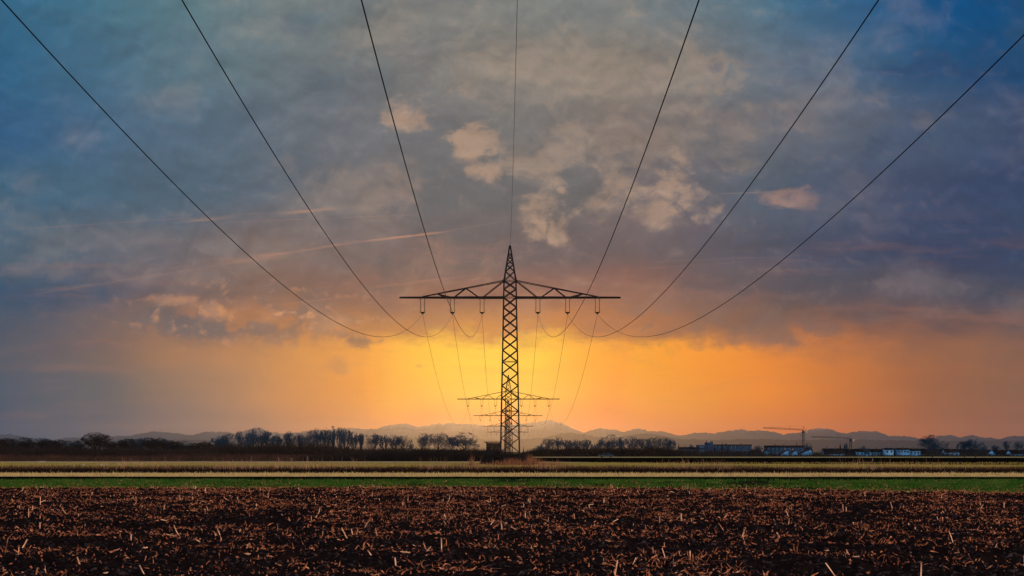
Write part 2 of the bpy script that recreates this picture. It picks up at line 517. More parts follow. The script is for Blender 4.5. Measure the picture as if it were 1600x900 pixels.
# ================================================================ ground and fields
M_ground = mat('ground_pasture', (0.075, 0.085, 0.03), (0.10, 0.085, 0.04), scale=0.05, spec=0.0, coord='World')
ys = np.concatenate([[-400, 0], np.linspace(60, 520, 12), np.linspace(540, 1000, 24), [1500, 3000, 8000, 20000, 45000, 72000]])
xs = np.concatenate([[-60000, -20000, -6000], np.linspace(-1500, 1500, 13), [6000, 20000, 60000]])
gx, gy = np.meshgrid(xs, ys)
gz = gnd(gy)
gi = np.arange(gx.size).reshape(gx.shape)
gq = np.stack([gi[:-1, :-1], gi[:-1, 1:], gi[1:, 1:], gi[1:, :-1]], -1).reshape(-1, 4)
tag(obj('ground', np_mesh('ground', np.stack([gx, gy, gz], -1), [gq]), M_ground), 'flat grassland running out to the mountains', 'ground', kind='structure')


def sheet(name, near, far, x0, x1, lift, m_, label, cat, n=60, rows=6):
    """a field lying lift above the ground between two curves Y(x)"""
    X = np.linspace(x0, x1, n)
    yn = np.array([near(x) for x in X])
    yf = np.array([far(x) for x in X])
    t = np.linspace(0, 1, rows)[:, None]
    Y = yn[None] * (1 - t) + yf[None] * t
    XX = np.broadcast_to(X, Y.shape)
    Z = gnd(Y) + lift
    idx = np.arange(Y.size).reshape(Y.shape)
    q = np.stack([idx[:-1, :-1], idx[:-1, 1:], idx[1:, 1:], idx[1:, :-1]], -1).reshape(-1, 4)
    return tag(obj(name, np_mesh(name, np.stack([XX, Y, Z], -1), [q]), m_), label, cat, kind='structure')


def soil_edge(x):
    """far edge of the ploughed field"""
    return np.interp(x, [-30, -20, 0, 10, 19, 30], [70.5, 73, 75.0, 70.5, 64.5, 58])


# ploughed soil: clods and furrows in relief
M_soil = mat('ploughed_soil', (0.006, 0.0045, 0.005), (0.080, 0.056, 0.058), lo=0.50, hi=0.76, scale=16.0, coord='World', rough=1.0, spec=0.0, third=(0.009, 0.0055, 0.005))
nc, nr = 820, 520
cpx = np.linspace(-420, 2020, nc)
T_ = np.linspace(0, 1, nr)[:, None]
xe = (cpx - 800) / F * 70
yfar = soil_edge(xe)[None, :] + (fbm(xe * 1.7, xe * 0 + 3, 3, 5) - 0.5)[None] * 1.2
Y = 12.0 * (yfar / 12.0) ** T_
X = (cpx[None] - 800) / F * Y * 1.0
X = X + (cpx[None] - 800) / 1220 * 1.5


def soil_height(x, y):
    wob = (fbm(x * 0.35, y * 0.35, 3, 41) - 0.5) * 1.1
    fur = np.sin((y + wob) / 0.78 * 2 * math.pi)
    big = fbm(x * 0.5, y * 0.5, 3, 7) - 0.5
    c1 = 1 - np.abs(2 * vnoise(x * 2.6, y * 2.6, 21) - 1)
    c2 = 1 - np.abs(2 * vnoise(x * 6.5, y * 6.5, 22) - 1)
    c3 = vnoise(x * 17, y * 17, 23)
    return 0.07 + 0.035 * fur + 0.10 * big + 0.11 * c1 ** 1.5 + 0.06 * c2 + 0.022 * c3


Z = np.maximum(soil_height(X, Y), 0.012) * np.clip((1 - T_) * 18, 0.15, 1)
idx = np.arange(X.size).reshape(X.shape)
q = np.stack([idx[:-1, :-1], idx[:-1, 1:], idx[1:, 1:], idx[1:, :-1]], -1).reshape(-1, 4)
tag(obj('ploughed_field', np_mesh('ploughed_field', np.stack([X, Y, Z], -1), [q], True), M_soil), 'dark ploughed soil of the near field', 'field', kind='structure')

M_green = mat('young_crop_soil', (0.016, 0.030, 0.008), (0.020, 0.015, 0.009), scale=0.9, spec=0.0, coord='World', third=(0.014, 0.038, 0.009))
sheet('green_field', lambda x: soil_edge(x) - 1.5, lambda x: 98.6 - x * 0.02, -80, 80, 0.006, M_green, 'green strip of young crop behind the ploughed soil', 'field', rows=10)
M_dsoil = mat('dark_soil', (0.0028, 0.0025, 0.0025), (0.0045, 0.004, 0.0035), scale=0.6, coord='World', rough=1.0, spec=0.0)
M_straw = mat('dry_verge', (0.48, 0.37, 0.155), (0.36, 0.31, 0.11), scale=0.7, spec=0.0, coord='World', third=(0.30, 0.22, 0.12))
M_yfield = mat('meadow', (0.28, 0.24, 0.055), (0.36, 0.25, 0.08), scale=0.12, spec=0.0, coord='World', third=(0.22, 0.23, 0.05))
M_path = mat('pale_gravel', (0.50, 0.37, 0.25), (0.38, 0.28, 0.19), scale=0.3, spec=0.0, coord='World')
M_pale = mat('far_pasture', (0.32, 0.30, 0.11), (0.38, 0.30, 0.16), scale=0.03, spec=0.0, coord='World')

# grassy track on a low bank: shade of its near face painted as a dark strip, dry grass on its top
bx = np.linspace(-90, 90, 240)
prof = [(98.7, 0.006, 0), (104.8, 0.008, 0), (106.0, 0.03, 0), (106.9, 0.07, 0.2), (110, 0.075, 1), (117, 0.07, 1), (123, 0.04, 1), (127, 0.008, 1)]
BY = np.array([p_[0] for p_ in prof])[:, None] - bx[None] * 0.02
BZ = np.array([p_[1] for p_ in prof])[:, None] * (1 + 0.25 * (fbm(bx[None] * 0.6 + 0 * BY, BY * 0.5, 3, 77) - 0.5))
BX = np.broadcast_to(bx, BY.shape)
idx = np.arange(BY.size).reshape(BY.shape)
q = np.stack([idx[:-1, :-1], idx[:-1, 1:], idx[1:, 1:], idx[1:, :-1]], -1)
bm_ = np_mesh('verge', np.stack([BX, BY, BZ], -1), [q.reshape(-1, 4)])
bm_.materials.append(M_dsoil)
bm_.materials.append(M_straw)
mi = np.zeros(q.shape[:2], dtype=np.int32)
mi[3:] = 1
bm_.polygons.foreach_set('material_index', mi.ravel())
tag(obj('grass_verge', bm_), 'low bank with pale dry grass on its top', 'verge', kind='structure')

sheet('weed_strip_soil', lambda x: 127.4 - x * 0.02, lambda x: 152 - x * 0.03, -100, 100, 0.006, M_dsoil, 'dark earth under the strip of dead weeds', 'ground')
sheet('meadow', lambda x: 152.2 - x * 0.03, lambda x: 262, -160, 160, 0.006, M_yfield, 'yellow green meadow around the pylon', 'meadow')
sheet('path', lambda x: 262.5, lambda x: 284, -160, 160, 0.008, M_path, 'pale gravel farm track', 'path')
# black field on the right
sheet('dark_field', lambda x: np.interp(x, [4, 25, 60, 100, 160], [285, 236, 214, 203, 198]), lambda x: 478, 4.0, 170, 0.014, M_dsoil, 'black ploughed field before the houses', 'field')
sheet('far_pasture', lambda x: 480, lambda x: 575, 6, 260, 0.006, M_pale, 'pale strip of grass before the houses', 'field', rows=10)


# ================================================================ loose cover that nobody could count
def blades(x, y, z, h, w, lean, m_, name, label, cat, heads=None):
    """upright narrow blades: one bent strip each"""
    n = len(x)
    a = rng.uniform(0, 2 * math.pi, n)
    ca, sa = np.cos(a), np.sin(a)
    b = rng.uniform(0, 2 * math.pi, n)
    l1 = lean * h * rng.uniform(0.1, 0.5, n)
    l2 = lean * h * rng.uniform(0.6, 1.3, n)
    V = np.zeros((n, 5, 3))
    for k, (t, wd, l) in enumerate(((0, 1, 0), (0.55, 0.8, 1), (1.0, 0, 2))):
        off = (0, l1, l2)[l]
        cx, cy, cz = x + np.cos(b) * off, y + np.sin(b) * off, z + h * t
        if k < 2:
            V[:, 2 * k] = np.stack([cx - ca * w * wd / 2, cy - sa * w * wd / 2, cz], 1)
            V[:, 2 * k + 1] = np.stack([cx + ca * w * wd / 2, cy + sa * w * wd / 2, cz], 1)
        else:
            V[:, 4] = np.stack([cx, cy, cz], 1)
    i = np.arange(n)[:, None] * 5
    me = np_mesh(name, V, [i + np.array([[0, 1, 3, 2]]), i + np.array([[2, 3, 4]])])
    return tag(obj(name, me, m_), label, cat, kind='stuff')


# maize residue on the ploughed soil
def residue():
    def spots(n, thr):
        y = np.sqrt(rng.uniform(14.0 ** 2, 76.0 ** 2, n))
        x = rng.uniform(-1, 1, n) * (y * 0.36 + 2.5)
        keep = (y < soil_edge(x) - 0.2) & (fbm(x * 0.55, y * 0.9, 3, 99) + rng.uniform(-0.14, 0.14, n) > thr)
        x, y = x[keep], y[keep]
        ed = np.clip(np.log(soil_edge(x) / y) / 1.8 * 18, 0.0, 1)
        k2 = rng.random(len(x)) < 0.15 + 0.85 * ed
        x, y, ed = x[k2], y[k2], ed[k2]
        return x, y, np.maximum(soil_height(x, y), 0.012) * np.maximum(ed, 0.15)

    mb = MB()
    # shreds of leaf and husk: curled strips
    x, y, z = spots(260000, 0.485)
    n = len(x)
    L = rng.gamma(1.3, 0.028, n) + 0.012
    w = rng.uniform(0.005, 0.026, n)
    a = rng.uniform(0, 2 * math.pi, n)
    pitch = rng.normal(0.25, 0.5, n)
    curl = rng.normal(0, 1.6, n)
    roll = rng.normal(0, 0.8, n)
    V = np.zeros((n, 4, 2, 3))
    cx, cy, cz = x.copy(), y.copy(), z + rng.uniform(0.0, 0.02, n)
    for k in range(4):
        pk = pitch + curl * (k / 3.0 - 0.3)
        ww = w * (1.0, 1.15, 0.9, 0.35)[k] / 2
        rr = roll + 0.5 * k * np.sign(curl)
        sx, sy, sz = -np.sin(a) * np.cos(rr), np.cos(a) * np.cos(rr), np.sin(rr)
        V[:, k, 0] = np.stack([cx - sx * ww, cy - sy * ww, cz - sz * ww], 1)
        V[:, k, 1] = np.stack([cx + sx * ww, cy + sy * ww, cz + sz * ww], 1)
        cx = cx + np.cos(a) * np.cos(pk) * L / 3
        cy = cy + np.sin(a) * np.cos(pk) * L / 3
        cz = cz + np.sin(pk) * L / 3
    V[..., 2] += np.maximum(0, (z - 0.01) - V[..., 2].min(axis=(1, 2)))[:, None, None] * 0.7
    i = np.arange(n)[:, None] * 8
    mb.add(V, [np.concatenate([i + np.array([[2 * k, 2 * k + 1, 2 * k + 3, 2 * k + 2]]) for k in range(3)])])
    # matted bundles: many strips standing out of one spot
    bx_, by_, bz_ = spots(2600, 0.44)
    kk = 13
    nb_ = len(bx_)
    sz = rng.gamma(2.5, 0.035, nb_) + 0.03
    X0 = np.repeat(bx_, kk) + rng.normal(0, 1, nb_ * kk) * np.repeat(sz, kk) * 0.8
    Y0 = np.repeat(by_, kk) + rng.normal(0, 1, nb_ * kk) * np.repeat(sz, kk) * 0.6
    Z0 = np.repeat(bz_, kk) + 0.004
    L = np.repeat(sz, kk) * rng.uniform(0.5, 1.6, nb_ * kk)
    n = len(X0)
    a = rng.uniform(0, 2 * math.pi, n)
    pt_ = rng.uniform(0.0, 1.0, n)
    w = rng.uniform(0.006, 0.022, n)
    V = np.zeros((n, 3, 2, 3))
    cx, cy, cz = X0.copy(), Y0.copy(), Z0.copy()
    for k in range(3):
        ww = w * (0.8, 1.0, 0.3)[k] / 2
        b2 = a + 1.57 + rng.normal(0, 0.5, n)
        V[:, k, 0] = np.stack([cx - np.cos(b2) * ww, cy - np.sin(b2) * ww, cz], 1)
        V[:, k, 1] = np.stack([cx + np.cos(b2) * ww, cy + np.sin(b2) * ww, cz + 0.3 * ww], 1)
        pk = pt_ - k * rng.uniform(0.2, 1.2, n)
        cx = cx + np.cos(a) * np.cos(pk) * L / 2
        cy = cy + np.sin(a) * np.cos(pk) * L / 2
        cz = np.maximum(cz + np.sin(pk) * L / 2, Z0 + 0.004)
    i = np.arange(n)[:, None] * 6
    mb.add(V, [np.concatenate([i + np.array([[2 * k, 2 * k + 1, 2 * k + 3, 2 * k + 2]]) for k in range(2)])])
    # stray scraps blown onto the young crop
    n = 2600
    x = rng.uniform(-36, 36, n)
    y = soil_edge(x) + rng.gamma(1.2, 6.0, n)
    ok = y < 98
    x, y = x[ok], y[ok]
    n = len(x)
    a = rng.uniform(0, 2 * math.pi, n)
    L = rng.uniform(0.03, 0.10, n)
    P0 = np.stack([x, y, rng.uniform(0.02, 0.10, n)], 1)
    D = np.stack([np.cos(a), np.sin(a), rng.normal(0.2, 0.4, n)], 1) * L[:, None]
    S_ = np.stack([-np.sin(a), np.cos(a), 0.5 + 0 * a], 1) * rng.uniform(0.01, 0.03, n)[:, None]
    V = np.stack([P0 - S_, P0 + S_, P0 + D + S_, P0 + D - S_], 1)
    mb.add(V, [np.arange(n)[:, None] * 4 + np.array([[0, 1, 2, 3]])])
    me = mb.mesh('leaf_litter')
    m_ = leaf_mat('dry_maize_leaf', [(0.05, 0.018, 0.012), (0.26, 0.09, 0.045), (0.62, 0.25, 0.125), (0.90, 0.56, 0.36)], 8.0, 0.45, (1.0, 0.72, 0.5))
    tag(obj('leaf_litter', me, m_), 'shreds of dry maize leaf strewn over the soil', 'litter', kind='stuff')
    # broken pieces of stalk
    x, y, z = spots(3200, 0.40)
    n = len(x)
    L = rng.uniform(0.04, 0.20, n)
    up = rng.random(n) < 0.30
    el = np.where(up, rng.normal(1.15, 0.35, n), rng.normal(0.1, 0.22, n))
    a = rng.uniform(0, 2 * math.pi, n)
    D = np.stack([np.cos(a) * np.cos(el), np.sin(a) * np.cos(el), np.sin(el)], 1)
    P0 = np.stack([x, y, z - 0.02], 1)
    mb = MB().bars(P0, P0 + D * (L * np.where(up, 1.15, 1.0))[:, None], rng.uniform(0.006, 0.013, n), rng.uniform(0.005, 0.011, n), k=5)
    m_ = mat('dry_stalk', (0.72, 0.46, 0.29), (0.42, 0.22, 0.13), scale=6, coord='World')
    tag(obj('maize_stubble', mb.mesh('maize_stubble'), m_), 'broken pale stubs of maize stalk in the soil', 'stubble', kind='stuff')


residue()

# young crop
n = 170000
y = np.sqrt(rng.uniform(56.0 ** 2, 98.3 ** 2, n))
x = rng.uniform(-1, 1, n) * (y * 0.34 + 2)
k = (y > soil_edge(x) - 0.6 + rng.uniform(-0.8, 0.3, n)) & (0.5 * fbm(x * 0.45, y * 0.2, 4, 3) + 0.5 * fbm(x * 0.09, y * 0.07, 3, 13) + rng.uniform(-0.13, 0.13, n) > 0.475)
x, y = x[k], y[k]
M_blade = leaf_mat('young_blade', [(0.014, 0.040, 0.009), (0.026, 0.088, 0.012), (0.055, 0.135, 0.019), (0.25, 0.17, 0.07)], 0.7, 0.5)
blades(x, y, 0.005 + 0 * x, rng.uniform(0.04, 0.14, len(x)), rng.uniform(0.02, 0.05, len(x)), 0.6, M_blade, 'young_crop', 'short green blades of the young crop', 'crop')

# dry grass of the verge
n = 60000
y = rng.uniform(107.4, 127, n)
x = rng.uniform(-48, 48, n)
zz = np.interp(y + x * 0.02, [p_[0] for p_ in prof], [p_[1] for p_ in prof])
M_dry = leaf_mat('dry_blade', [(0.28, 0.22, 0.08), (0.54, 0.41, 0.17), (0.66, 0.50, 0.25)], 0.8, 0.5)
blades(x, y, zz - 0.01, 0.02 + rng.gamma(1.6, 0.035, n), rng.uniform(0.015, 0.04, n), 0.5, M_dry, 'verge_grass', 'pale dry grass on the low bank', 'grass')

n = 2600
x = rng.uniform(-48, 48, n)
y = rng.uniform(107.5, 127, n)
ok = fbm(x * 0.4, y * 0.3, 3, 61) > 0.54
x, y = x[ok], y[ok]
n = len(x)
M_tuft = leaf_mat('verge_weed', [(0.03, 0.022, 0.010), (0.09, 0.065, 0.028), (0.16, 0.12, 0.04)], 0.9, 0.4)
blades(x, y, 0.03 + 0 * x, rng.uniform(0.06, 0.24, n), rng.uniform(0.02, 0.05, n), 0.5, M_tuft, 'verge_weeds', 'scattered darker tufts on the dry bank', 'weeds')

# dead weeds between verge and meadow
n = 64000
y = rng.uniform(128.4, 153, n)
x = rng.uniform(-54, 54, n)
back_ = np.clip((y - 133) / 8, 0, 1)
hm = fbm(x * 0.22, y * 0.3, 4, 8)
h = (0.34 + (-0.16 + 0.46 * hm) * back_) * rng.uniform(0.45, 1.15, n) * np.where(x > 22, 0.85, 1.0) + 0.05
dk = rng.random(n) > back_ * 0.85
M_weed_d = leaf_mat('shade_weed', [(0.004, 0.003, 0.003), (0.010, 0.007, 0.006), (0.022, 0.013, 0.009)], 0.6, 0.2)  # near-black colour stands in for shade at the strip's base
blades(x[dk], y[dk], 0 * x[dk], h[dk], rng.uniform(0.03, 0.06, dk.sum()), 0.35, M_weed_d, 'shade_dark_weeds', 'low weeds along the front of the weed strip, coloured dark as its shade', 'weeds')
x, y, h = x[~dk], y[~dk], h[~dk]
n = len(x)
M_weed = leaf_mat('dead_weed', [(0.020, 0.012, 0.008), (0.06, 0.032, 0.018), (0.13, 0.068, 0.036), (0.28, 0.15, 0.08)], 0.45, 0.35)
blades(x, y, 0.004 + 0 * x, h, rng.uniform(0.015, 0.05, n), 0.35, M_weed, 'dead_weeds', 'strip of dead brown weeds in front of the meadow', 'weeds')
# taller scattered stems
cx = rng.choice([-33, -29.5, -25, -23.5, -21, -19, -16.5, -14, -6.5, -3, 3, 14.5, 17.5, 29, 34], 1500) + rng.normal(0, 0.9, 1500)
cy = rng.uniform(133, 150, 1500)
M_stem = leaf_mat('dead_stem', [(0.16, 0.09, 0.05), (0.30, 0.17, 0.10), (0.46, 0.28, 0.17)], 0.5, 0.3)
blades(cx, cy, 0 * cx, rng.uniform(0.5, 1.55, 1500) * rng.uniform(0.6, 1, 1500), rng.uniform(0.012, 0.035, 1500), 0.22, M_stem, 'tall_dead_stems', 'taller pale stems standing out of the dead weeds', 'weeds')

# meadow tussocks
n = 26000
y = rng.uniform(153, 258, n)
x = rng.uniform(-85, 85, n)
M_tuss = leaf_mat('meadow_blade', [(0.16, 0.18, 0.03), (0.36, 0.28, 0.07), (0.52, 0.34, 0.13)], 0.15, 0.5)
blades(x, y, 0.004 + 0 * x, rng.uniform(0.05, 0.20, n), rng.uniform(0.03, 0.07, n), 0.5, M_tuss, 'meadow_grass', 'short yellow grass of the meadow', 'grass')

# russet growth about the pylon's feet
RC = [(0.1, 210, 0.55, 0.95, 420), (2.25, 208, 0.22, 1.45, 230), (3.0, 209, 0.35, 1.15, 200), (-1.2, 205, 0.9, 0.65, 260), (1.4, 206, 1.0, 0.75, 420), (-0.6, 204, 3.5, 0.42, 450), (3.8, 206, 1.2, 0.6, 260), (-5.0, 205, 0.15, 1.5, 40)]
x = np.concatenate([rng.normal(c[0], c[2], c[4]) for c in RC])
y = np.concatenate([rng.normal(c[1], 1.5, c[4]) for c in RC])
h = np.concatenate([c[3] * rng.uniform(0.3, 1.1, c[4]) for c in RC])
n = len(x)
M_rus = leaf_mat('russet_reed', [(0.05, 0.022, 0.014), (0.15, 0.06, 0.032), (0.30, 0.14, 0.07), (0.42, 0.24, 0.12)], 1.4, 0.5)
blades(x, y, 0 * x, h + 0.05, rng.uniform(0.015, 0.045, n), 0.25, M_rus, 'russet_reeds', 'russet dead reeds around the foot of the nearest pylon', 'reeds')


# ================================================================ woods
M_bark = mat('bark', (0.018, 0.018, 0.020), (0.012, 0.012, 0.013), scale=3, rough=0.95)
M_twig = mat('twig', (0.015, 0.045, 0.085), (0.010, 0.026, 0.050), scale=1.5, rough=0.95)  # blue halo of the crowns mixed into the twig colour
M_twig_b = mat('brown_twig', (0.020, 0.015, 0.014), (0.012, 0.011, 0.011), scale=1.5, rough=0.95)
M_conif = mat('needle', (0.006, 0.011, 0.012), (0.010, 0.015, 0.015), scale=2, rough=0.95)


def grow(seed, spread, levels=5, up=0.55, trunk=0.22, n_main=5, start_r=0.028, fan=0.0):
    """a bare tree of unit height: returns wood segments (trunk, limbs) and twig segments"""
    r = random.Random(seed)
    wood, twig = [], []

    def branch(p, d_, length, rad, lev):
        n = 3
        pts = [p]
        for i in range(n):
            jit = 0.20 if lev else 0.05
            d_ = (d_ + Vector((r.gauss(0, jit), r.gauss(0, jit), r.gauss(0, jit) + (0.10 * up if lev else 0)))).normalized()
            p = p + d_ * (length / n)
            pts.append(p)
        for i in range(n):
            t0, t1 = i / n, (i + 1) / n
            seg = (pts[i], pts[i + 1], rad * (1 - 0.55 * t0), rad * (1 - 0.55 * t1))
            (wood if lev <= 1 else twig).append(seg)
        if lev >= levels:
            return
        kids = n_main if lev == 0 else r.choice((3, 4, 4, 5))
        for j in range(kids):
            t = (0.55 + 0.45 * (j + 0.5) / kids) if lev == 0 else r.uniform(0.28, 1.0)
            q = t * n
            i = min(n - 1, int(q))
            bp = pts[i].lerp(pts[i + 1], q - i)
            ang = r.uniform(0, 2 * math.pi) if lev else (j * 2.4 + r.uniform(-0.4, 0.4))
            side = Vector((math.cos(ang), math.sin(ang), 0))
            open_ = spread * r.uniform(0.6, 1.15) * (1.0 if lev else 1.0)
            nd = (d_ * (1 - 0.35 * open_) + side * open_ + Vector((0, 0, up * 0.35))).normalized()
            k = r.uniform(0.52, 0.78) if lev else r.uniform(1.25, 1.75)
            branch(bp, nd, length * k, max(rad * (0.5 if lev else 0.55), 0.0022), lev + 1)

    branch(Vector((0, 0, 0)), Vector((0, 0, 1)), trunk, start_r, 0)
    # top leader
    branch(Vector((0, 0, trunk * 0.95)), Vector((0.05, 0, 1)), trunk * 1.7, start_r * 0.6, 1)
    allp = np.array([s[1][:] for s in wood + twig])
    top = np.percentile(allp[:, 2], 97.5)
    half = np.percentile(np.hypot(allp[:, 0], allp[:, 1]), 95.0)
    sc = np.array([0.5 / half, 0.5 / half, 1.0 / top])     # unit height, unit width

    def dome(Q):
        """outlying shoots are drawn in to the outline of the crown"""
        c = np.array([0, 0, 0.52])
        rel = (Q - c) / np.array([0.5, 0.5, 0.48])
        rho = np.linalg.norm(rel, axis=1)
        new = np.where(rho > 0.9, 0.9 + 0.22 * (1 - np.exp(-(rho - 0.9) / 0.35)), rho)
        out = c + (Q - c) * (new / np.maximum(rho, 1e-6))[:, None]
        k = np.clip((Q[:, 2:3] - 0.12) / 0.15, 0, 1)
        return Q * (1 - k) + out * k

    def pack(segs, k, rs):
        P0 = dome(np.array([s[0][:] for s in segs]) * sc)
        P1 = dome(np.array([s[1][:] for s in segs]) * sc)
        R0 = np.array([s[2] for s in segs]) * rs
        R1 = np.array([s[3] for s in segs]) * rs
        return P0, P1, R0, R1
    return pack(wood, 5, 1.0), pack(twig, 3, 1.0)


PROTO = {}


def proto(kind):
    """unit meshes (height 1, crown width 1 before scaling) for each habit of tree"""
    if kind in PROTO:
        return PROTO[kind]
    base, num = kind.split('.')
    s = int(num)
    if base == 'round':
        wd, tw = grow(100 + s, 0.95, levels=5, up=0.45, trunk=0.24, n_main=7)
    elif base == 'fan':
        wd, tw = grow(200 + s, 0.55, levels=5, up=0.9, trunk=0.22, n_main=6)
    elif base == 'slim':
        wd, tw = grow(300 + s, 0.42, levels=5, up=1.0, trunk=0.30, n_main=6)
    elif base == 'bushy':
        wd, tw = grow(400 + s, 0.8, levels=5, up=0.6, trunk=0.12, n_main=8)
    PROTO[kind] = (wd, tw)
    return PROTO[kind]


MESH = {}


def tree_mesh(kind, h, w):
    """trunk and crown meshes of a bare tree; trees of like size share them"""
    key = (kind, round(h / 1.5), round(w / 1.5))
    if key not in MESH:
        (a0, a1, r0, r1), (b0, b1, q0, q1) = proto(kind)
        S = np.array([w, w, h])
        t = np_mesh('trunk', *bars(a0 * S, a1 * S, np.maximum(r0 * h, 0.035), np.maximum(r1 * h, 0.03), k=6))
        c = np_mesh('crown', *bars(b0 * S, b1 * S, np.maximum(q0 * h * 0.7, 0.020), np.maximum(q1 * h * 0.6, 0.014), k=3, caps=False))
        MESH[key] = (t, c, h, w)
    return MESH[key]


TREE_N = [0]


def bare_tree(x, top, width, Y, kind, label, group, twig=None):
    z0 = ground(Y)
    h = pz(top, Y) - z0
    w = width / F * Y
    t_me, c_me, h0, w0 = tree_mesh(kind, h, w)
    twig = twig or M_twig
    o = thing('bare_tree', label, 'tree', (px(x, Y), Y, z0 - 0.05), (TREE_N[0] * 2.399) % 6.283, group)
    o.scale = (w / w0, w / w0, h / h0)
    TREE_N[0] += 1
    obj('trunk', t_me, M_bark, o)
    if c_me.materials and c_me.materials[0] is not twig:
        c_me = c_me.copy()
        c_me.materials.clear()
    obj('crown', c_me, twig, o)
    return o


ORD = ['first', 'second', 'third', 'fourth', 'fifth', 'sixth', 'seventh', 'eighth', 'ninth', 'tenth', 'eleventh', 'twelfth', 'thirteenth',
       'fourteenth', 'fifteenth', 'sixteenth', 'seventeenth', 'eighteenth', 'nineteenth', 'twentieth', 'twenty-first', 'twenty-second', 'twenty-third', 'twenty-fourth', 'twenty-fifth']
HABIT = {'round': 'round crowned', 'fan': 'fan shaped', 'slim': 'slim upright', 'bushy': 'low branching'}

# row left of the pylon, counted from the hide leftwards
ROW_A = [(725, 679, 34, 'round.1'), (707, 684, 14, 'fan.1'), (684, 679, 30, 'round.2'), (660, 680, 26, 'fan.2'), (632, 683, 20, 'round.3'), (615, 683, 17, 'fan.3'), (602, 683, 13, 'slim.1'),
         (584, 680, 27, 'fan.1'), (565, 680, 11, 'slim.2'), (553, 678, 17, 'fan.2'), (539, 672, 16, 'slim.1'), (532, 671, 17, 'fan.3'), (521, 669, 15, 'slim.3'), (509, 672, 17, 'fan.1'), (496, 673, 18, 'fan.2'),
         (484, 674, 19, 'round.3'), (468, 680, 15, 'fan.3'), (452, 677, 21, 'round.2'), (434, 682, 16, 'bushy.1'), (419, 676, 17, 'fan.1'), (405, 671, 22, 'round.1'), (391, 674, 20, 'fan.2'), (379, 676, 19, 'round.3'),
         (358, 681, 22, 'bushy.2'), (341, 685, 20, 'bushy.1')]
for i, (x, top, w, kind) in enumerate(ROW_A):
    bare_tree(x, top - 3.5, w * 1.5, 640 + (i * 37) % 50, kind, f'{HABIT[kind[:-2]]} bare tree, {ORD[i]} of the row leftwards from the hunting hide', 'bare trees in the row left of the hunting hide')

# row right of the pylon
ROW_B = [(846, 699, 20, 'bushy.1'), (858, 687, 19, 'fan.1'), (872, 686, 15, 'fan.2'), (886, 690, 15, 'slim.2'), (900, 690, 17, 'fan.3'), (916, 689, 15, 'fan.1'), (934, 689, 17, 'round.3'), (952, 682, 24, 'round.1'),
         (972, 686, 15, 'fan.2'), (986, 685, 18, 'fan.3'), (1003, 687, 17, 'fan.1'), (1018, 687, 16, 'bushy.2'), (1033, 685, 22, 'round.2'), (1047, 689, 17, 'bushy.1')]
for i, (x, top, w, kind) in enumerate(ROW_B):
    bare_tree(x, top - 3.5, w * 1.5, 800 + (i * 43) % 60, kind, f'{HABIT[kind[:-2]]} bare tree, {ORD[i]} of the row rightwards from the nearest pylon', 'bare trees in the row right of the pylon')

# wood at the left
bare_tree(152, 675, 56, 400, 'bushy.4', 'largest dark bare tree with tangled crown standing before the left wood', None, M_twig_b)
ROW_C = [(-14, 686, 46), (14, 687, 42), (42, 687, 40), (70, 688, 38), (96, 690, 36), (122, 691, 34), (178, 692, 34), (204, 688, 40), (229, 686, 40), (252, 688, 42), (276, 692, 34), (300, 695, 32), (322, 692, 28)]
for i, (x, top, w) in enumerate(ROW_C):
    bare_tree(x, top - 2.5, w * 1.3, 540 + (i * 31) % 40, 'bushy.%d' % (1 + i % 3), 'low brown bare tree merging with its neighbours in the wood left of the pylon', 'bare trees of the left wood', M_twig_b)
for i, (x, top, w) in enumerate([(30, 688, 44), (84, 691, 44), (110, 692, 40), (195, 690, 44), (240, 688, 46), (60, 688, 44), (5, 689, 44), (215, 689, 40), (265, 691, 40), (290, 694, 40)]):
    bare_tree(x, top - 5, w * 1.2, 600 + (i * 29) % 50, 'round.%d' % (1 + i % 3), 'greyish bare tree merging with its neighbours at the back of the left wood', 'bare trees at the back of the left wood', M_twig)

# trees among the houses
bare_tree(1457, 680, 52, 430, 'round.5', 'big round crowned bare tree before the pale terraced houses', None)
bare_tree(1524, 685, 36, 470, 'round.3', 'wide bare tree with dark trunk at the edge of the black field', None)
bare_tree(1507, 688, 26, 480, 'fan.1', 'smaller bare tree touching the wide one on its left', None)
for x, top, w, kind, lab in [(1079, 694, 11, 'fan.2', 'thin bare treetop above the low dark building left of the flats'), (1184, 696, 20, 'fan.3', 'bare treetop between the flats and the long dark block'),
                             (1262, 692, 17, 'round.1', 'bare tree right beside the mast of the taller crane'), (1352, 696, 15, 'round.3', 'small round bare tree in front of the terrace end'),
                             (1556, 695, 16, 'bushy.1', 'low bare tree above the roof of the gabled house'), (1573, 688, 17, 'fan.1', 'tall bare treetop above the two gabled houses'), (1592, 689, 22, 'round.2', 'bare tree at the far right end of the village'),
                             (1322, 692, 8, 'slim.1', 'slender bare tree just left of the lower crane mast')]:
    bare_tree(x, top, w, 1180 if x not in (1352,) else 1040, kind, lab, 'bare trees among the houses')


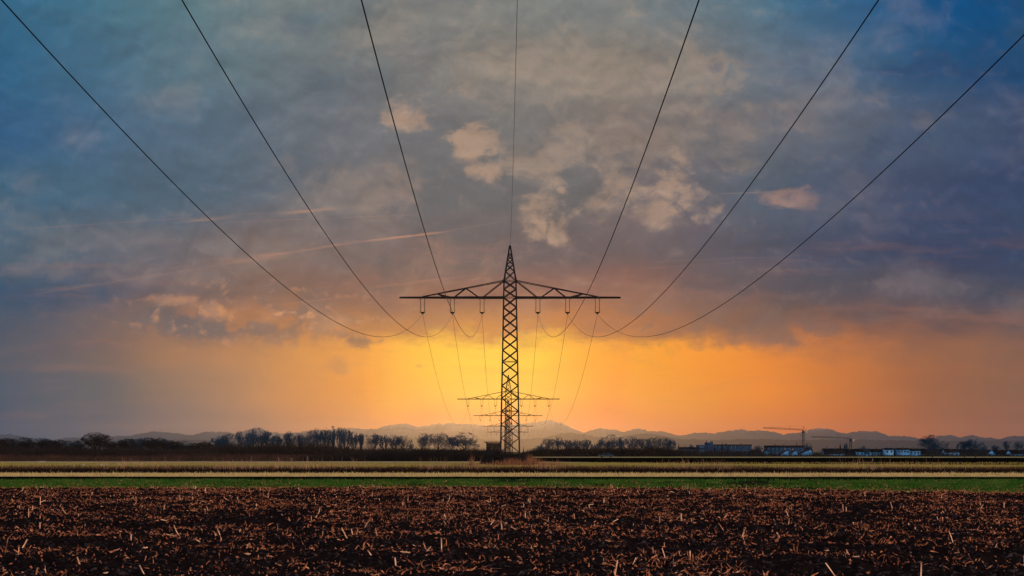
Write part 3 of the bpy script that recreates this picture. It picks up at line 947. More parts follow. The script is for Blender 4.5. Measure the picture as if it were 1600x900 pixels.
def conifer(x, top, width, Y, label, group='conifers among the houses'):
    z0 = ground(Y)
    h = pz(top, Y) - z0
    w = width / F * Y
    o = thing('conifer_tree', label, 'tree', (px(x, Y), Y, z0 - 0.05), 0, group)
    MB().bars([(0, 0, 0)], [(0, 0, h * 0.95)], 0.16, 0.03, k=8).build('trunk', M_bark, o)
    n = 900
    t = rng.uniform(0.08, 1, n) ** 0.85
    a = rng.uniform(0, 6.283, n)
    rr = (1 - t) * w * 0.5 * rng.uniform(0.55, 1.12, n) + 0.05
    P0 = np.stack([0 * t, 0 * t, t * h], 1)
    P1 = np.stack([np.cos(a) * rr, np.sin(a) * rr, t * h - rr * 0.35 * rng.uniform(0.2, 1.4, n)], 1)
    MB().bars(P0, P1, 0.16, 0.03, k=3).build('crown', M_conif, o)


for x, top, w, lab in [(1060, 693, 7, 'dark pointed conifer left of the low dark building'), (1129, 691, 6, 'tall narrow conifer in front of the flats'), (1137, 694, 6, 'shorter conifer close right of the tall narrow one'),
                       (1117, 697, 9, 'squat dark conifer by the stair tower of the flats'), (1245, 691, 7, 'round topped conifer just left of the taller crane mast'), (1313, 692, 8, 'pointed conifer behind the long white house'),
                       (1319, 694, 7, 'lower conifer beside the pointed one'), (1268, 697, 8, 'dark conifer behind the gabled houses'), (818, 699, 5, 'small lone conifer just right of the nearest pylon')]:
    conifer(x, top, w, 1060 if x < 1140 else 1150, lab)


def thicket(name, label, x0, x1, Y0, Y1, top_row, Yref, n, m_, jag=0.35, dens=1.0, wd=(0.03, 0.09), seed=1, min_t=0.25):
    """leafless undergrowth: many forked stems"""
    r = np.random.default_rng(seed)
    Yv = r.uniform(Y0, Y1, n)
    pxv = r.uniform(x0, x1, n)
    X_ = (pxv - 800) / F * Yv
    tr = np.interp(pxv, [p_[0] for p_ in top_row], [p_[1] for p_ in top_row])
    hh = (EYE + (HOR - tr) / F * Yref) - ground(Yref)
    hh = hh * (0.62 + 0.95 * (fbm(X_ * 0.16, Yv * 0.10, 4, seed, 0.6) - 0.2)) * (0.72 + 0.56 * fbm(X_ * 0.55, Yv * 0.2, 3, seed + 5)) * r.uniform(min_t, 1.0, n)
    z0 = gnd(Yv) - 0.05
    P0 = np.stack([X_, Yv, z0], 1)
    sp = r.normal(0, 0.20, (n, 2)) * hh[:, None]
    P1 = P0 + np.stack([sp[:, 0] * 0.5, sp[:, 1] * 0.5, hh * 0.55], 1)
    P2 = P1 + np.stack([sp[:, 0] + r.normal(0, 0.12, n) * hh, sp[:, 1], hh * 0.45], 1)
    P3 = P1 + np.stack([-sp[:, 0] + r.normal(0, 0.15, n) * hh, -sp[:, 1], hh * r.uniform(0.15, 0.4, n)], 1)
    w_ = r.uniform(wd[0], wd[1], n)
    mb = MB()
    mb.bars(P0, P1, w_, w_ * 0.7, k=3, caps=False)
    mb.bars(P1, P2, w_ * 0.7, w_ * 0.2, k=3, caps=False)
    mb.bars(P1, P3, w_ * 0.6, w_ * 0.2, k=3, caps=False)
    return tag(obj(name, mb.mesh(name), m_), label, 'undergrowth', kind='stuff')


M_under = mat('bare_shrub', (0.016, 0.012, 0.011), (0.008, 0.007, 0.007), scale=0.25, coord='World')
M_under_r = mat('russet_shrub', (0.050, 0.026, 0.018), (0.016, 0.010, 0.009), scale=0.25, coord='World')
M_dark = mat('dark_shrub', (0.005, 0.0055, 0.0065), (0.008, 0.0075, 0.008), scale=0.25, coord='World')
thicket('undergrowth', 'brown leafless scrub at the foot of the left wood', -60, 785, 300, 340, [(-60, 706), (60, 708), (150, 709), (260, 707), (330, 706), (420, 706), (560, 711), (650, 714), (785, 714)], 320, 13000, M_under_r, seed=3, wd=(0.012, 0.035))
thicket('undergrowth', 'dense dark thicket under the left wood', -80, 340, 420, 540, [(-80, 695), (100, 697), (200, 697), (340, 700)], 480, 15000, M_under, seed=4, wd=(0.03, 0.08))
thicket('undergrowth', 'dark thicket beneath the row of trees left of the hide', 300, 785, 480, 600, [(300, 698), (360, 691), (420, 689), (500, 690), (560, 697), (785, 701)], 540, 18000, M_under, seed=5, wd=(0.03, 0.08))
thicket('hedge', 'nearly black hedge left of the hunting hide', 470, 770, 296, 330, [(470, 711), (560, 707), (600, 702), (700, 701), (770, 703)], 310, 12000, M_dark, seed=6, wd=(0.02, 0.06))
thicket('undergrowth', 'dark thicket beneath the row of trees right of the pylon', 815, 1070, 640, 760, [(815, 707), (830, 702), (860, 699), (960, 698), (1040, 698), (1070, 704)], 700, 16000, M_dark, seed=7, wd=(0.04, 0.11))
thicket('undergrowth', 'dark garden scrub before the houses', 1055, 1640, 640, 940, [(1055, 699), (1090, 702), (1130, 701), (1180, 703), (1215, 709), (1250, 710), (1285, 705), (1300, 710), (1430, 711), (1460, 706), (1500, 709), (1530, 706), (1560, 710), (1640, 710)], 800, 9000, M_dark, seed=8, wd=(0.04, 0.1))
thicket('undergrowth', 'round dark bush right of the pylon foot', 806, 832, 286, 300, [(806, 712), (812, 706), (824, 706), (832, 714)], 293, 2200, M_under, seed=9, wd=(0.015, 0.04))
thicket('undergrowth', 'tangled shrub around the hunting hide', 748, 818, 222, 242, [(748, 723), (760, 712), (772, 704), (790, 703), (806, 705), (818, 715)], 232, 3200, M_dark, seed=10, wd=(0.01, 0.03))

# ================================================================ pylons
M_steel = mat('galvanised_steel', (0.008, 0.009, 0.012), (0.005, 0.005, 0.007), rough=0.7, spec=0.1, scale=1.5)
M_insul = mat('glazed_insulator', (0.016, 0.013, 0.013), (0.01, 0.009, 0.009), rough=0.45, spec=0.3, scale=3)
M_concrete = mat('concrete', (0.30, 0.29, 0.27), (0.22, 0.21, 0.20), scale=4)
M_wire = mat('aluminium_wire', (0.006, 0.007, 0.010), (0.004, 0.004, 0.006), rough=0.8, spec=0.2, scale=2)
LINE = [226.0, 488.0, 721.0, 977.0, 1184.0]
ARM_Z = [22.62, 17.15, 17.35, 16.75, 15.7]


def line_x(Y):
    return -0.27 - (0.003 if Y > 226 else 0.0036) * (Y - 226.0)


PHASES = [-11.87, -7.82, -3.79, 3.79, 7.82, 11.87]


def pylon(Y, arm_z, label):
    z0 = ground(Y)
    A = arm_z - z0                               # height of the crossarm above the foot
    o = thing('pylon', label, 'pylon', (line_x(Y), Y, z0), 0, 'lattice pylons of the power line')
    thick = 1.0 + 0.25 * (Y - 226) / 960
    top, tip = A + 2.28, A + 6.98

    def hw(z):                                   # half width of the body
        if z >= top:
            return max(0.06, 0.81 * (tip - z) / (tip - top))
        return 0.81 + 0.5 * (top - z) / 24.9
    # body: four legs, crossed braces on each face
    lv = [0.0, 1.55]
    while lv[-1] < A - 1.0:
        lv.append(lv[-1] + hw(lv[-1]) * 2 * 0.72)
    sc = A / lv[-1] if abs(A - lv[-1]) < abs(A - lv[-2]) else A / lv[-2]
    lv = [z * sc for z in lv if z * sc <= A + 0.01]
    lv += [A + 1.14, top]
    z = top
    while z < tip - 1.0:
        z += max(hw(z) * 2 * 0.78, 0.35)
        lv.append(min(z, tip - 0.3))
    legs, br = MB(), MB()
    cs = ((-1, -1), (1, -1), (1, 1), (-1, 1))

    def pt(c, z):
        return (c[0] * hw(z), c[1] * hw(z), z)
    for c in cs:
        knots = [0.0, top, tip]
        legs.bars([pt(c, a) for a in knots[:-1]], [pt(c, b) for b in knots[1:]], 0.145 * thick, 0.125 * thick, k=4)
    for i in range(len(lv) - 1):
        a, b = lv[i], lv[i + 1]
        if b <= a:
            continue
        for j in range(4):
            c, e = cs[j], cs[(j + 1) % 4]
            if i == 0:                           # open foot: an inverted V
                mid = np.add(pt(c, b), pt(e, b)) / 2
                br.bars([pt(c, a + 0.1), pt(e, a + 0.1)], [mid, mid], 0.06 * thick)
                br.bars([pt(c, b)], [pt(e, b)], 0.055 * thick)
            else:
                rr = (0.080 if b < top + 1 else 0.060) * thick
                br.bars([pt(c, a), pt(e, a)], [pt(e, b), pt(c, b)], rr)
    for zz in (top, A, A * 0.62, A * 0.33):
        near = min(lv, key=lambda q_: abs(q_ - zz))
        for j in range(4):
            br.bars([pt(cs[j], near)], [pt(cs[(j + 1) % 4], near)], 0.05 * thick)
    legs.box(-0.10, 0.10, -0.10, 0.10, tip - 0.25, tip + 0.12)
    for c in cs:                                 # gusset plates where the arm meets the body
        x_, y_, _ = pt(c, top)
        br.box(x_ - 0.14, x_ + 0.14, y_ - 0.06, y_ + 0.06, top - 0.22, top + 0.16)
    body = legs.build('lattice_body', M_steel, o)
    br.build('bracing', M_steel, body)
    # crossarm: two chords below, two above, drawn together at the ends
    for s in (-1, 1):
        ar = MB()
        w0 = hw(A)
        E = 15.0
        dep = lambda x_: w0 * (1 - 0.80 * min(1, (x_ - w0) / (E - w0)))
        xs_ = [w0, 3.79, 5.8, 7.82, 9.9, 11.87, E]
        for f in (-1, 1):
            ar.bars([(s * xs_[0], f * dep(xs_[0]), A)], [(s * E, f * dep(E), A)], 0.15 * thick)
            ar.bars([(s * hw(top), f * hw(top), top)], [(s * 11.87, f * dep(11.87), A + 0.12)], 0.07 * thick)

            def up(x_):
                t = (x_ - hw(top)) / (11.87 - hw(top))
                return (s * x_, f * (hw(top) + t * (dep(11.87) - hw(top))), top + t * (A + 0.12 - top))
            lo = lambda x_: (s * x_, f * dep(x_), A)
            web = [(up(hw(top)), lo(3.7)), (up(6.0), lo(4.2)), (up(6.0), lo(7.6)), (up(9.9), lo(7.9)), (up(9.9), lo(8.7))]
            ar.bars([a for a, b in web], [b for a, b in web], 0.07 * thick)
        for k in range(len(xs_) - 1):
            a, b = xs_[k], xs_[k + 1]
            ar.bars([(s * b, -dep(b), A), (s * a, -dep(a), A)], [(s * b, dep(b), A), (s * b, dep(b), A)], 0.05 * thick)
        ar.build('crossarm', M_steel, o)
    # insulator pairs, each string with its rod, sheds and arcing horns
    for ph in PHASES:
        for sd in (-1, 1):
            ins = MB()
            x_ = ph + sd * 0.27
            zs = np.linspace(A - 0.12, A - 1.92, 19)
            ins.bars([(x_, 0, A)], [(x_, 0, A - 1.98)], 0.03 * thick, k=6)
            ins.bars([(x_, 0, z_) for z_ in zs[1:]], [(x_, 0, z_ + 0.045) for z_ in zs[1:]], 0.075 * thick, 0.04, k=8)
            for zz in (A - 0.28, A - 1.75):
                ins.bars([(x_, 0, zz)], [(x_ + sd * 0.25, 0, zz + 0.02)], 0.018, k=4)
            ins.build('insulator', M_insul, o)
        yk = MB()
        yk.prism([(ph - 0.36, A - 1.95), (ph + 0.36, A - 1.95), (ph + 0.30, A - 2.05), (ph + 0.05, A - 2.24), (ph - 0.05, A - 2.24), (ph - 0.30, A - 2.05)], 'y', -0.03, 0.03)
        yk.bars([(ph, -0.28, A - 2.24)], [(ph, 0.28, A - 2.24)], 0.05, k=6)
        yk.build('yoke_plate', M_steel, o)
    for c in cs:
        x_, y_, _ = pt(c, 0)
        MB().bars([(x_, y_, -0.3)], [(x_, y_, 0.22)], 0.32, 0.27, k=10).build('footing', M_concrete, o)
    return tip + z0


TIPS = []
for Y, az, lab in zip(LINE, ARM_Z, ['tallest nearest steel lattice pylon in the middle of the picture', 'second lattice pylon, its arms showing low behind the nearest one', 'third lattice pylon, its arms just below those of the second',
                                    'fourth lattice pylon, small arms below the third', 'farthest lattice pylon with the lowest smallest arms']):
    TIPS.append(pylon(Y, az, lab))

# conductors: one cable per phase, hung from pylon to pylon
B_NEAR, B_FAR = 5.72e-4, 5.6e-4


def cable(dx_, zs, rad, label, b_near):
    pts = []
    # the span overhead, from behind the camera to the nearest pylon
    Ya, Yb = -42.0, LINE[0]
    y0 = (Ya + Yb) / 2
    zmin = zs[0] - b_near * (Yb - y0) ** 2
    for y_ in np.linspace(Ya, Yb, 121):
        pts.append((line_x(y_) + dx_, y_, zmin + b_near * (y_ - y0) ** 2))
    for i in range(len(LINE) - 1):
        a, b = LINE[i], LINE[i + 1]
        for y_ in np.linspace(a, b, 61)[1:]:
            t = (y_ - a) / (b - a)
            bb = B_FAR if rad > 0.015 else B_FAR * 0.75
            pts.append((line_x(y_) + dx_, y_, zs[i] * (1 - t) + zs[i + 1] * t - bb * (y_ - a) * (b - y_)))
    pts = np.array(pts)
    # a tube with shared rings
    n, k = len(pts), 6
    V = np.zeros((n, k, 3))
    for j in range(k):
        a = 2 * math.pi * j / k
        V[:, j] = pts + np.array([math.cos(a) * rad, 0, math.sin(a) * rad])
    idx = np.arange(n * k).reshape(n, k)
    q = np.concatenate([np.stack([idx[:-1, j], idx[:-1, (j + 1) % k], idx[1:, (j + 1) % k], idx[1:, j]], 1) for j in range(k)])
    tag(obj('power_line', np_mesh('power_line', V, [q], True), M_wire), label, 'cable', 'cables of the power line')


side = {0: 'outermost left', 1: 'middle left', 2: 'innermost left', 3: 'innermost right', 4: 'middle right', 5: 'outermost right'}
for i, ph in enumerate(PHASES):
    cable(ph, [z - 2.24 for z in ARM_Z], 0.0175, f'{side[i]} sagging power cable hanging from the pylon arms', B_NEAR)
cable(0.0, [t + 0.08 for t in TIPS], 0.012, 'thin earth wire running over the tips of the pylons', B_NEAR * 0.62)

# ================================================================ hunting hide
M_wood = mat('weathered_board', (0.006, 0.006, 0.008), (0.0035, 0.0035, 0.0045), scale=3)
HY = 214.0
hide = thing('hunting_hide', 'dark wooden hunting hide on posts at the foot of the nearest pylon', 'hunting hide', (px(771, HY), HY, 0))
hw_, hd = 0.86, 0.8
for sx in (-1, 1):
    for sy in (-1, 1):
        MB().box(sx * hw_ - 0.06, sx * hw_ + 0.06, sy * hd - 0.06, sy * hd + 0.06, 0, 2.86).build('post', M_wood, hide)
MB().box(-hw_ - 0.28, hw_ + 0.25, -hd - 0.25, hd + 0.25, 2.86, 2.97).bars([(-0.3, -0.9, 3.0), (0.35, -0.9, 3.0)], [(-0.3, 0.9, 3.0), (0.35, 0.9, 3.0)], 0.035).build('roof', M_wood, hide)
w_ = MB()
for k_ in range(8):                              # front boards cover the left part down to the ground
    x_ = -hw_ + 0.07 + k_ * 0.145
    if k_ < 6:
        w_.box(x_, x_ + 0.135, -hd - 0.035, -hd - 0.005, 0.25 + 0.04 * (k_ % 3), 2.25)
for k_ in range(11):
    y_ = -hd + 0.08 + k_ * 0.14
    w_.box(-hw_ - 0.045, -hw_ - 0.01, y_, y_ + 0.13, 0.3 + 0.03 * (k_ % 4), 2.3)
for k_ in range(12):
    x_ = -hw_ + 0.07 + k_ * 0.14
    w_.box(x_, x_ + 0.13, hd + 0.005, hd + 0.035, 0.6, 2.78)
w_.build('wall', M_wood, hide)
ra = MB()
for z_ in (2.27, 2.42, 2.58, 2.73):
    ra.box(-hw_, hw_, -hd - 0.08, -hd - 0.03, z_, z_ + 0.07)
ra.build('rail', M_wood, hide)
MB().box(-hw_ + 0.02, hw_ - 0.02, -hd + 0.02, hd - 0.02, 1.0, 1.08).build('floor', M_wood, hide)
la = MB()
for sx in (-0.2, 0.2):
    la.bars([(0.55 + sx, -hd - 0.75, 0)], [(0.55 + sx, -hd - 0.06, 1.6)], 0.03)
for k_ in range(5):
    t = (k_ + 0.6) / 5.2
    la.bars([(0.35, -hd - 0.75 + 0.69 * t, 1.6 * t)], [(0.75, -hd - 0.75 + 0.69 * t, 1.6 * t)], 0.022)
la.build('ladder', M_wood, hide)

# ================================================================ village
M_wallb = mat('sky_tinted_render', (0.045, 0.17, 0.36), (0.038, 0.14, 0.30), scale=0.4)  # white walls with the sky's blue light put into their colour
M_wallw = mat('sky_tinted_white', (0.085, 0.24, 0.44), (0.07, 0.20, 0.38), scale=0.4)  # white, blue sky light mixed into the colour here too
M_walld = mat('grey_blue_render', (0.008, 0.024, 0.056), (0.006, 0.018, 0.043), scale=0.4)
M_roof = mat('dark_tile', (0.004, 0.005, 0.009), (0.003, 0.004, 0.007), scale=1.0)
M_glass = mat('window_pane', (0.006, 0.009, 0.014), (0.010, 0.014, 0.02), rough=0.7, spec=0.02, scale=2)
M_chim = mat('chimney_brick', (0.10, 0.08, 0.075), (0.07, 0.06, 0.055), scale=3)
VY = 1040.0
VILL = 'houses of the village'


def house(x0, x1, eave, ridge, label, wall, Y=VY, ridge_along='x', depth=9.0, wins=None, chim=(0.7,), skew=0.5, rows=1, door=None, over=0.4, name='house', flat=False):
    """a house whose front runs from column x0 to x1; eave and ridge are rows"""
    X0, X1 = px(x0, Y), px(x1, Y)
    zg = ground(Y)
    ze, zr = pz(eave, Y) - zg, pz(ridge, Y) - zg
    w = X1 - X0
    o = thing(name, label, 'house', ((X0 + X1) / 2, Y, zg), 0, VILL)
    h = w / 2
    wl = MB()
    rf = MB()
    if flat:
        wl.box(-h, h, 0, depth, 0, ze)
        rf.box(-h - 0.3, h + 0.3, -0.3, depth + 0.3, ze + 0.002, zr)
    elif ridge_along == 'x':
        wl.prism([(0, 0), (0, ze), (depth / 2, zr - 0.25), (depth, ze), (depth, 0)], 'x', -h, h)
        t = 0.22
        sl = (zr - ze) / (depth / 2)
        rf.prism([(-over, ze - over * sl), (depth / 2, zr - 0.22), (depth / 2, zr + t - 0.22), (-over, ze - over * sl + t)], 'x', -h - 0.3, h + 0.3)
        rf.prism([(depth / 2 + 0.003, zr - 0.22), (depth + over, ze - over * sl), (depth + over, ze - over * sl + t), (depth / 2 + 0.003, zr + t - 0.22)], 'x', -h - 0.3, h + 0.3)
    else:
        k = -h + w * skew
        wl.prism([(-h, 0), (-h, ze), (k, zr - 0.25), (h, ze), (h, 0)], 'y', 0, depth)
        t = 0.25
        for a in (-1, 1):
            e = a * h
            sl = (zr - ze) / abs(e - k)
            eo = e + a * over
            zo = ze - over * sl
            rf.prism([(eo, zo), (k + a * 0.003, zr - 0.22), (k + a * 0.003, zr + t - 0.22), (eo, zo + t)], 'y', -0.35, depth + 0.35)
    wl.build('wall', wall, o)
    ro = rf.build('roof', M_roof, o)
    for cpos in chim:
        cx_ = -h + w * cpos
        MB().box(cx_ - 0.35, cx_ + 0.35, depth / 2 - 0.9, depth / 2 - 0.2, zr - 0.4, zr + 0.95).build('chimney', M_chim, ro)
    n = wins if wins is not None else max(2, int(w / 3.2))
    for r_ in range(rows):
        zw = ze - 1.75 - r_ * 2.7
        if zw < 0.3:
            continue
        for i in range(n):
            xc = -h + w * (i + 0.5) / n
            if ridge_along == 'y' and r_ == 0 and n > 2 and abs(xc) > h * 0.8:
                continue
            fr = MB()
            for (a0, a1, b0, b1) in ((-0.62, 0.62, 1.22, 1.32), (-0.62, 0.62, -0.06, 0.04), (-0.62, -0.54, 0.042, 1.218), (0.54, 0.62, 0.042, 1.218)):
                fr.box(xc + a0, xc + a1, -0.06, 0.02, zw + b0, zw + b1)
            fo = fr.build('window', M_wallw, o)
            MB().box(xc - 0.538, xc + 0.538, -0.03, 0.01, zw + 0.043, zw + 1.217).build('pane', M_glass, fo)
    if door is not None:
        xd = -h + w * door
        MB().box(xd - 0.5, xd + 0.5, -0.05, 0.01, 0, 2.1).build('door', M_chim, o)
    return o


# flats with a stair tower
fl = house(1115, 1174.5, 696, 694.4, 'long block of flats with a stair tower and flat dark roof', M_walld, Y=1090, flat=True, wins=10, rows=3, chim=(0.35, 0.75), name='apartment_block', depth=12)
hx = px(1115, 1090) - fl.location.x
zg = ground(1090)
t_ = MB().box(hx - 10.2, hx - 0.02, -0.6, 11, 0, pz(695, 1090) - zg).build('left_wing', M_walld, fl)
MB().box(hx - 5.4, hx - 0.4, -0.9, 5, 0, pz(691.4, 1090) - zg).build('stair_tower', M_walld, fl)
MB().box(hx - 4.8, hx - 4.2, 1, 1.6, pz(691.4, 1090) - zg, pz(688.5, 1090) - zg).box(hx - 1.9, hx - 1.2, 1, 1.8, pz(691.4, 1090) - zg, pz(688.8, 1090) - zg).box(hx - 0.9, hx - 0.5, 1, 1.6, pz(691.4, 1090) - zg, pz(688.6, 1090) - zg).build('chimney', M_walld, fl)
for r_ in range(3):
    for i in range(3):
        xc = hx - 8.9 + i * 1.5
        zw = pz(695, 1090) - zg - 1.9 - 2.7 * r_
        f_ = MB().box(xc - 0.55, xc + 0.55, -0.66, -0.602, zw, zw + 1.2).build('window', M_wallw, fl)
        MB().box(xc - 0.45, xc + 0.45, -0.69, -0.662, zw + 0.1, zw + 1.1).build('pane', M_glass, f_)
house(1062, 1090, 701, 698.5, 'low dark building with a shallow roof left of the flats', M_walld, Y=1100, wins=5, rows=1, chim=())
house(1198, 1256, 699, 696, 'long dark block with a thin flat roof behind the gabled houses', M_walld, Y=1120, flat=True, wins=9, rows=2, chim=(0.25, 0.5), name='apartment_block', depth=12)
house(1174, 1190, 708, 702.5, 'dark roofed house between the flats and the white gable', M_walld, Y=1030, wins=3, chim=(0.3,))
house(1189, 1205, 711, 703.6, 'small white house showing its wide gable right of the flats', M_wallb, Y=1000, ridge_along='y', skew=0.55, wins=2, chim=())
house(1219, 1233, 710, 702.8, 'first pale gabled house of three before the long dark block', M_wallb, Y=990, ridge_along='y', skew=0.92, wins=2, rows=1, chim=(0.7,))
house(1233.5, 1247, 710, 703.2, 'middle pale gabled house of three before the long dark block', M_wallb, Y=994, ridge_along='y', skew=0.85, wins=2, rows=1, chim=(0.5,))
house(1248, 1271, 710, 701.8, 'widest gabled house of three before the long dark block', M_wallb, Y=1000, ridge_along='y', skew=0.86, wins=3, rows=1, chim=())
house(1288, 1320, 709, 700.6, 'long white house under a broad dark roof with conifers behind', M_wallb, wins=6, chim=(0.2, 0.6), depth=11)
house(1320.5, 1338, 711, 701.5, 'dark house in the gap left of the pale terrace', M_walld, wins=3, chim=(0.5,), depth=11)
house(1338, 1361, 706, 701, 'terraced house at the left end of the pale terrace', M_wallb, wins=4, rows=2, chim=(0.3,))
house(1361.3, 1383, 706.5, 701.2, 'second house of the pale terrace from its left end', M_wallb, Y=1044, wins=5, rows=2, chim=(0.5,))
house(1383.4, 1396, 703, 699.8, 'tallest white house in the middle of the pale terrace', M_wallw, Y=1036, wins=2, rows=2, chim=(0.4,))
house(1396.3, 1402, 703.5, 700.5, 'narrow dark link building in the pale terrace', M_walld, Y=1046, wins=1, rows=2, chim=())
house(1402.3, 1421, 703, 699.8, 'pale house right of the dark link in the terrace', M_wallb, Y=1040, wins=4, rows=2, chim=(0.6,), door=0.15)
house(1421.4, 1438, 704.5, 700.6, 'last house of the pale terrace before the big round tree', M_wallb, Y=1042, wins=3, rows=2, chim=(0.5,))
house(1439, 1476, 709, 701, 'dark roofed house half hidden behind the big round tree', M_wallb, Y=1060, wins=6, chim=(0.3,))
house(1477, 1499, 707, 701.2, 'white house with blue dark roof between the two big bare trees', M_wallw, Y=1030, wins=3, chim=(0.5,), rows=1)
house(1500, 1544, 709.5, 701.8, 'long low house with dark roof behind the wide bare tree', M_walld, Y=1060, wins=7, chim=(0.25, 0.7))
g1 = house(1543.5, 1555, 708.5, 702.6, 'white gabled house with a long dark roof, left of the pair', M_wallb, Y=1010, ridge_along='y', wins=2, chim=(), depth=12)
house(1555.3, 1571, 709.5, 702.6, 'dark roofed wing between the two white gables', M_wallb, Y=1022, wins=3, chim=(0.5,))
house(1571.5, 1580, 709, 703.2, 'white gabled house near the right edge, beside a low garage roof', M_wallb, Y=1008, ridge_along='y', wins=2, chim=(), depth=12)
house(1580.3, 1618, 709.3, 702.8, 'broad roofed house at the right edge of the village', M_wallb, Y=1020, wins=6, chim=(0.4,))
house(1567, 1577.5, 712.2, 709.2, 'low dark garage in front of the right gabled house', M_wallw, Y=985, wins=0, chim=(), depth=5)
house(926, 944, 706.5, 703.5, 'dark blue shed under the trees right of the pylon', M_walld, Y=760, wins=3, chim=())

# ================================================================ tower cranes
M_crane = mat('crane_paint', (0.010, 0.020, 0.034), (0.007, 0.013, 0.022), rough=0.6, scale=2)


def crane(xm, row_pivot, row_top, x_jib, row_jib, Y, label, row_apex):
    zg = ground(Y)
    o = thing('tower_crane', label, 'crane', (px(xm, Y), Y, zg), 0, 'tower cranes over the village')
    zp = pz(row_pivot, Y) - zg
    za = pz(row_apex, Y) - zg
    L = px(xm, Y) - px(x_jib, Y)
    dz = pz(row_jib, Y) - zg - zp
    ms = MB()
    s = 0.75
    cs = ((-s, -s), (s, -s), (s, s), (-s, s))
    for c in cs:
        ms.bars([(c[0], c[1], 0)], [(c[0], c[1], zp)], 0.22)
    nb = int(zp / 1.6)
    for i in range(nb):
        a, b = zp * i / nb, zp * (i + 1) / nb
        for j in range(4):
            c, e = cs[j], cs[(j + 1) % 4]
            ms.bars([(c[0], c[1], a) if i % 2 else (e[0], e[1], a)], [(e[0], e[1], b) if i % 2 else (c[0], c[1], b)], 0.09)
    ms.build('mast', M_crane, o)
    jb = MB()
    n = 22
    for i in range(n):
        t0, t1 = i / n, (i + 1) / n
        P_ = lambda t, yy, zz: (-L * t, yy, zp + dz * t + zz)
        for yy in (-0.5, 0.5):
            jb.bars([P_(t0, yy, 0)], [P_(t1, yy, 0)], 0.16)
            jb.bars([P_(t0, yy, 0), P_((t0 + t1) / 2, 0, 1.0)], [P_((t0 + t1) / 2, 0, 1.0), P_(t1, yy, 0)], 0.055)
        jb.bars([P_((t0 + t1) / 2, 0, 1.0)], [P_(min(1, t1 + 0.5 / n), 0, 1.0)], 0.15)
    jb.build('jib', M_crane, o)
    cj = MB()
    for yy in (-0.5, 0.5):
        cj.bars([(0, yy, zp)], [(3.4, yy, zp - 0.4)], 0.10)
    cj.build('counter_jib', M_crane, o)
    MB().box(2.2, 3.4, -0.6, 0.6, zp - 2.6, zp - 0.5).build('counterweight', M_concrete, o)
    MB().bars([(-0.5, 0, zp), (0.6, 0, zp)], [(0.5, 0, za), (0.5, 0, za)], 0.11).build('tower_head', M_crane, o)
    tm = -L * 0.33
    pm = zp + dz * 0.33
    st_ = MB().bars([(0.5, 0, za), (tm, 0, pm + 3.2), (0.5, 0, za)], [(tm, 0, pm + 3.2), (-L * 0.85, 0, zp + dz * 0.85 + 1), (3.2, 0, zp - 0.3)], 0.045)
    st_.bars([(tm, 0, pm + 0.8)], [(tm, 0, pm + 3.4)], 0.10)
    st_.build('stay', M_crane, o)
    MB().box(-0.8, 0.8, -1.2, -0.3, zp - 2.4, zp - 0.6).build('cab', M_crane, o)
    hk = MB().bars([(-2.6, 0, zp)], [(-2.6, 0, zp - 4.0)], 0.05)
    hk.box(-2.9, -2.3, -0.2, 0.2, zp - 4.6, zp - 4.0)
    hk.build('hook', M_crane, o)


crane(1255, 672.3, 668, 1192, 669.2, 1450, 'taller tower crane with its long jib reaching left over the dark block', 666.0)
crane(1329, 685.2, 680, 1268, 683.3, 1500, 'lower smaller tower crane behind the conifers', 680.0)

# ================================================================ small things in the fields
M_white = mat('white_paint', (0.26, 0.24, 0.21), (0.20, 0.18, 0.16), scale=3)
b_ = thing('bench', 'low white bench at the edge of the left wood', 'bench', (px(64, 240), 240, 0))
MB().box(-0.65, 0.65, -0.18, 0.18, 0.27, 0.33).build('seat', M_white, b_)
for sx in (-0.58, 0.58):
    MB().box(sx - 0.04, sx + 0.04, -0.16, 0.16, 0, 0.268).build('leg', M_white, b_)

# car on the far side of the dark field
M_car = mat('blue_car_paint', (0.004, 0.018, 0.04), (0.003, 0.014, 0.03), rough=0.6, spec=0.2, scale=3)
M_tyre = mat('rubber', (0.02, 0.02, 0.02), (0.03, 0.03, 0.03), scale=5)
cY = 475.0
car = thing('car', 'small blue car driving behind the dark field right of the pylon', 'car', (px(947, cY), cY, 0.02))
prof_c = [(-2.0, 0.25), (-2.05, 0.62), (-1.3, 0.85), (2.0, 0.85), (2.08, 0.6), (2.02, 0.25)]
MB().prism([(x_, z_) for x_, z_ in prof_c], 'y', -0.82, 0.82).build('body', M_car, car)
cabn = MB().prism([(-1.25, 0.852), (-0.6, 1.38), (1.2, 1.40), (1.9, 0.852)], 'y', -0.72, 0.72).build('cabin', M_glass, car)
MB().box(-0.6, 1.2, -0.70, 0.70, 1.402, 1.44).build('roof', M_car, car)
for sx in (-1.25, 1.3):
    for sy in (-1, 1):
        whl = MB().bars([(sx, sy * 0.84, 0.31)], [(sx, sy * 0.66, 0.31)], 0.31, k=16).build('wheel', M_tyre, car)
        MB().bars([(sx, sy * 0.845, 0.31)], [(sx, sy * 0.83, 0.31)], 0.18, k=12).build('rim', M_tyre, whl)
for sy in (-0.55, 0.55):
    MB().box(-2.07, -1.99, sy - 0.14, sy + 0.14, 0.62, 0.74).build('headlight', M_white, car)

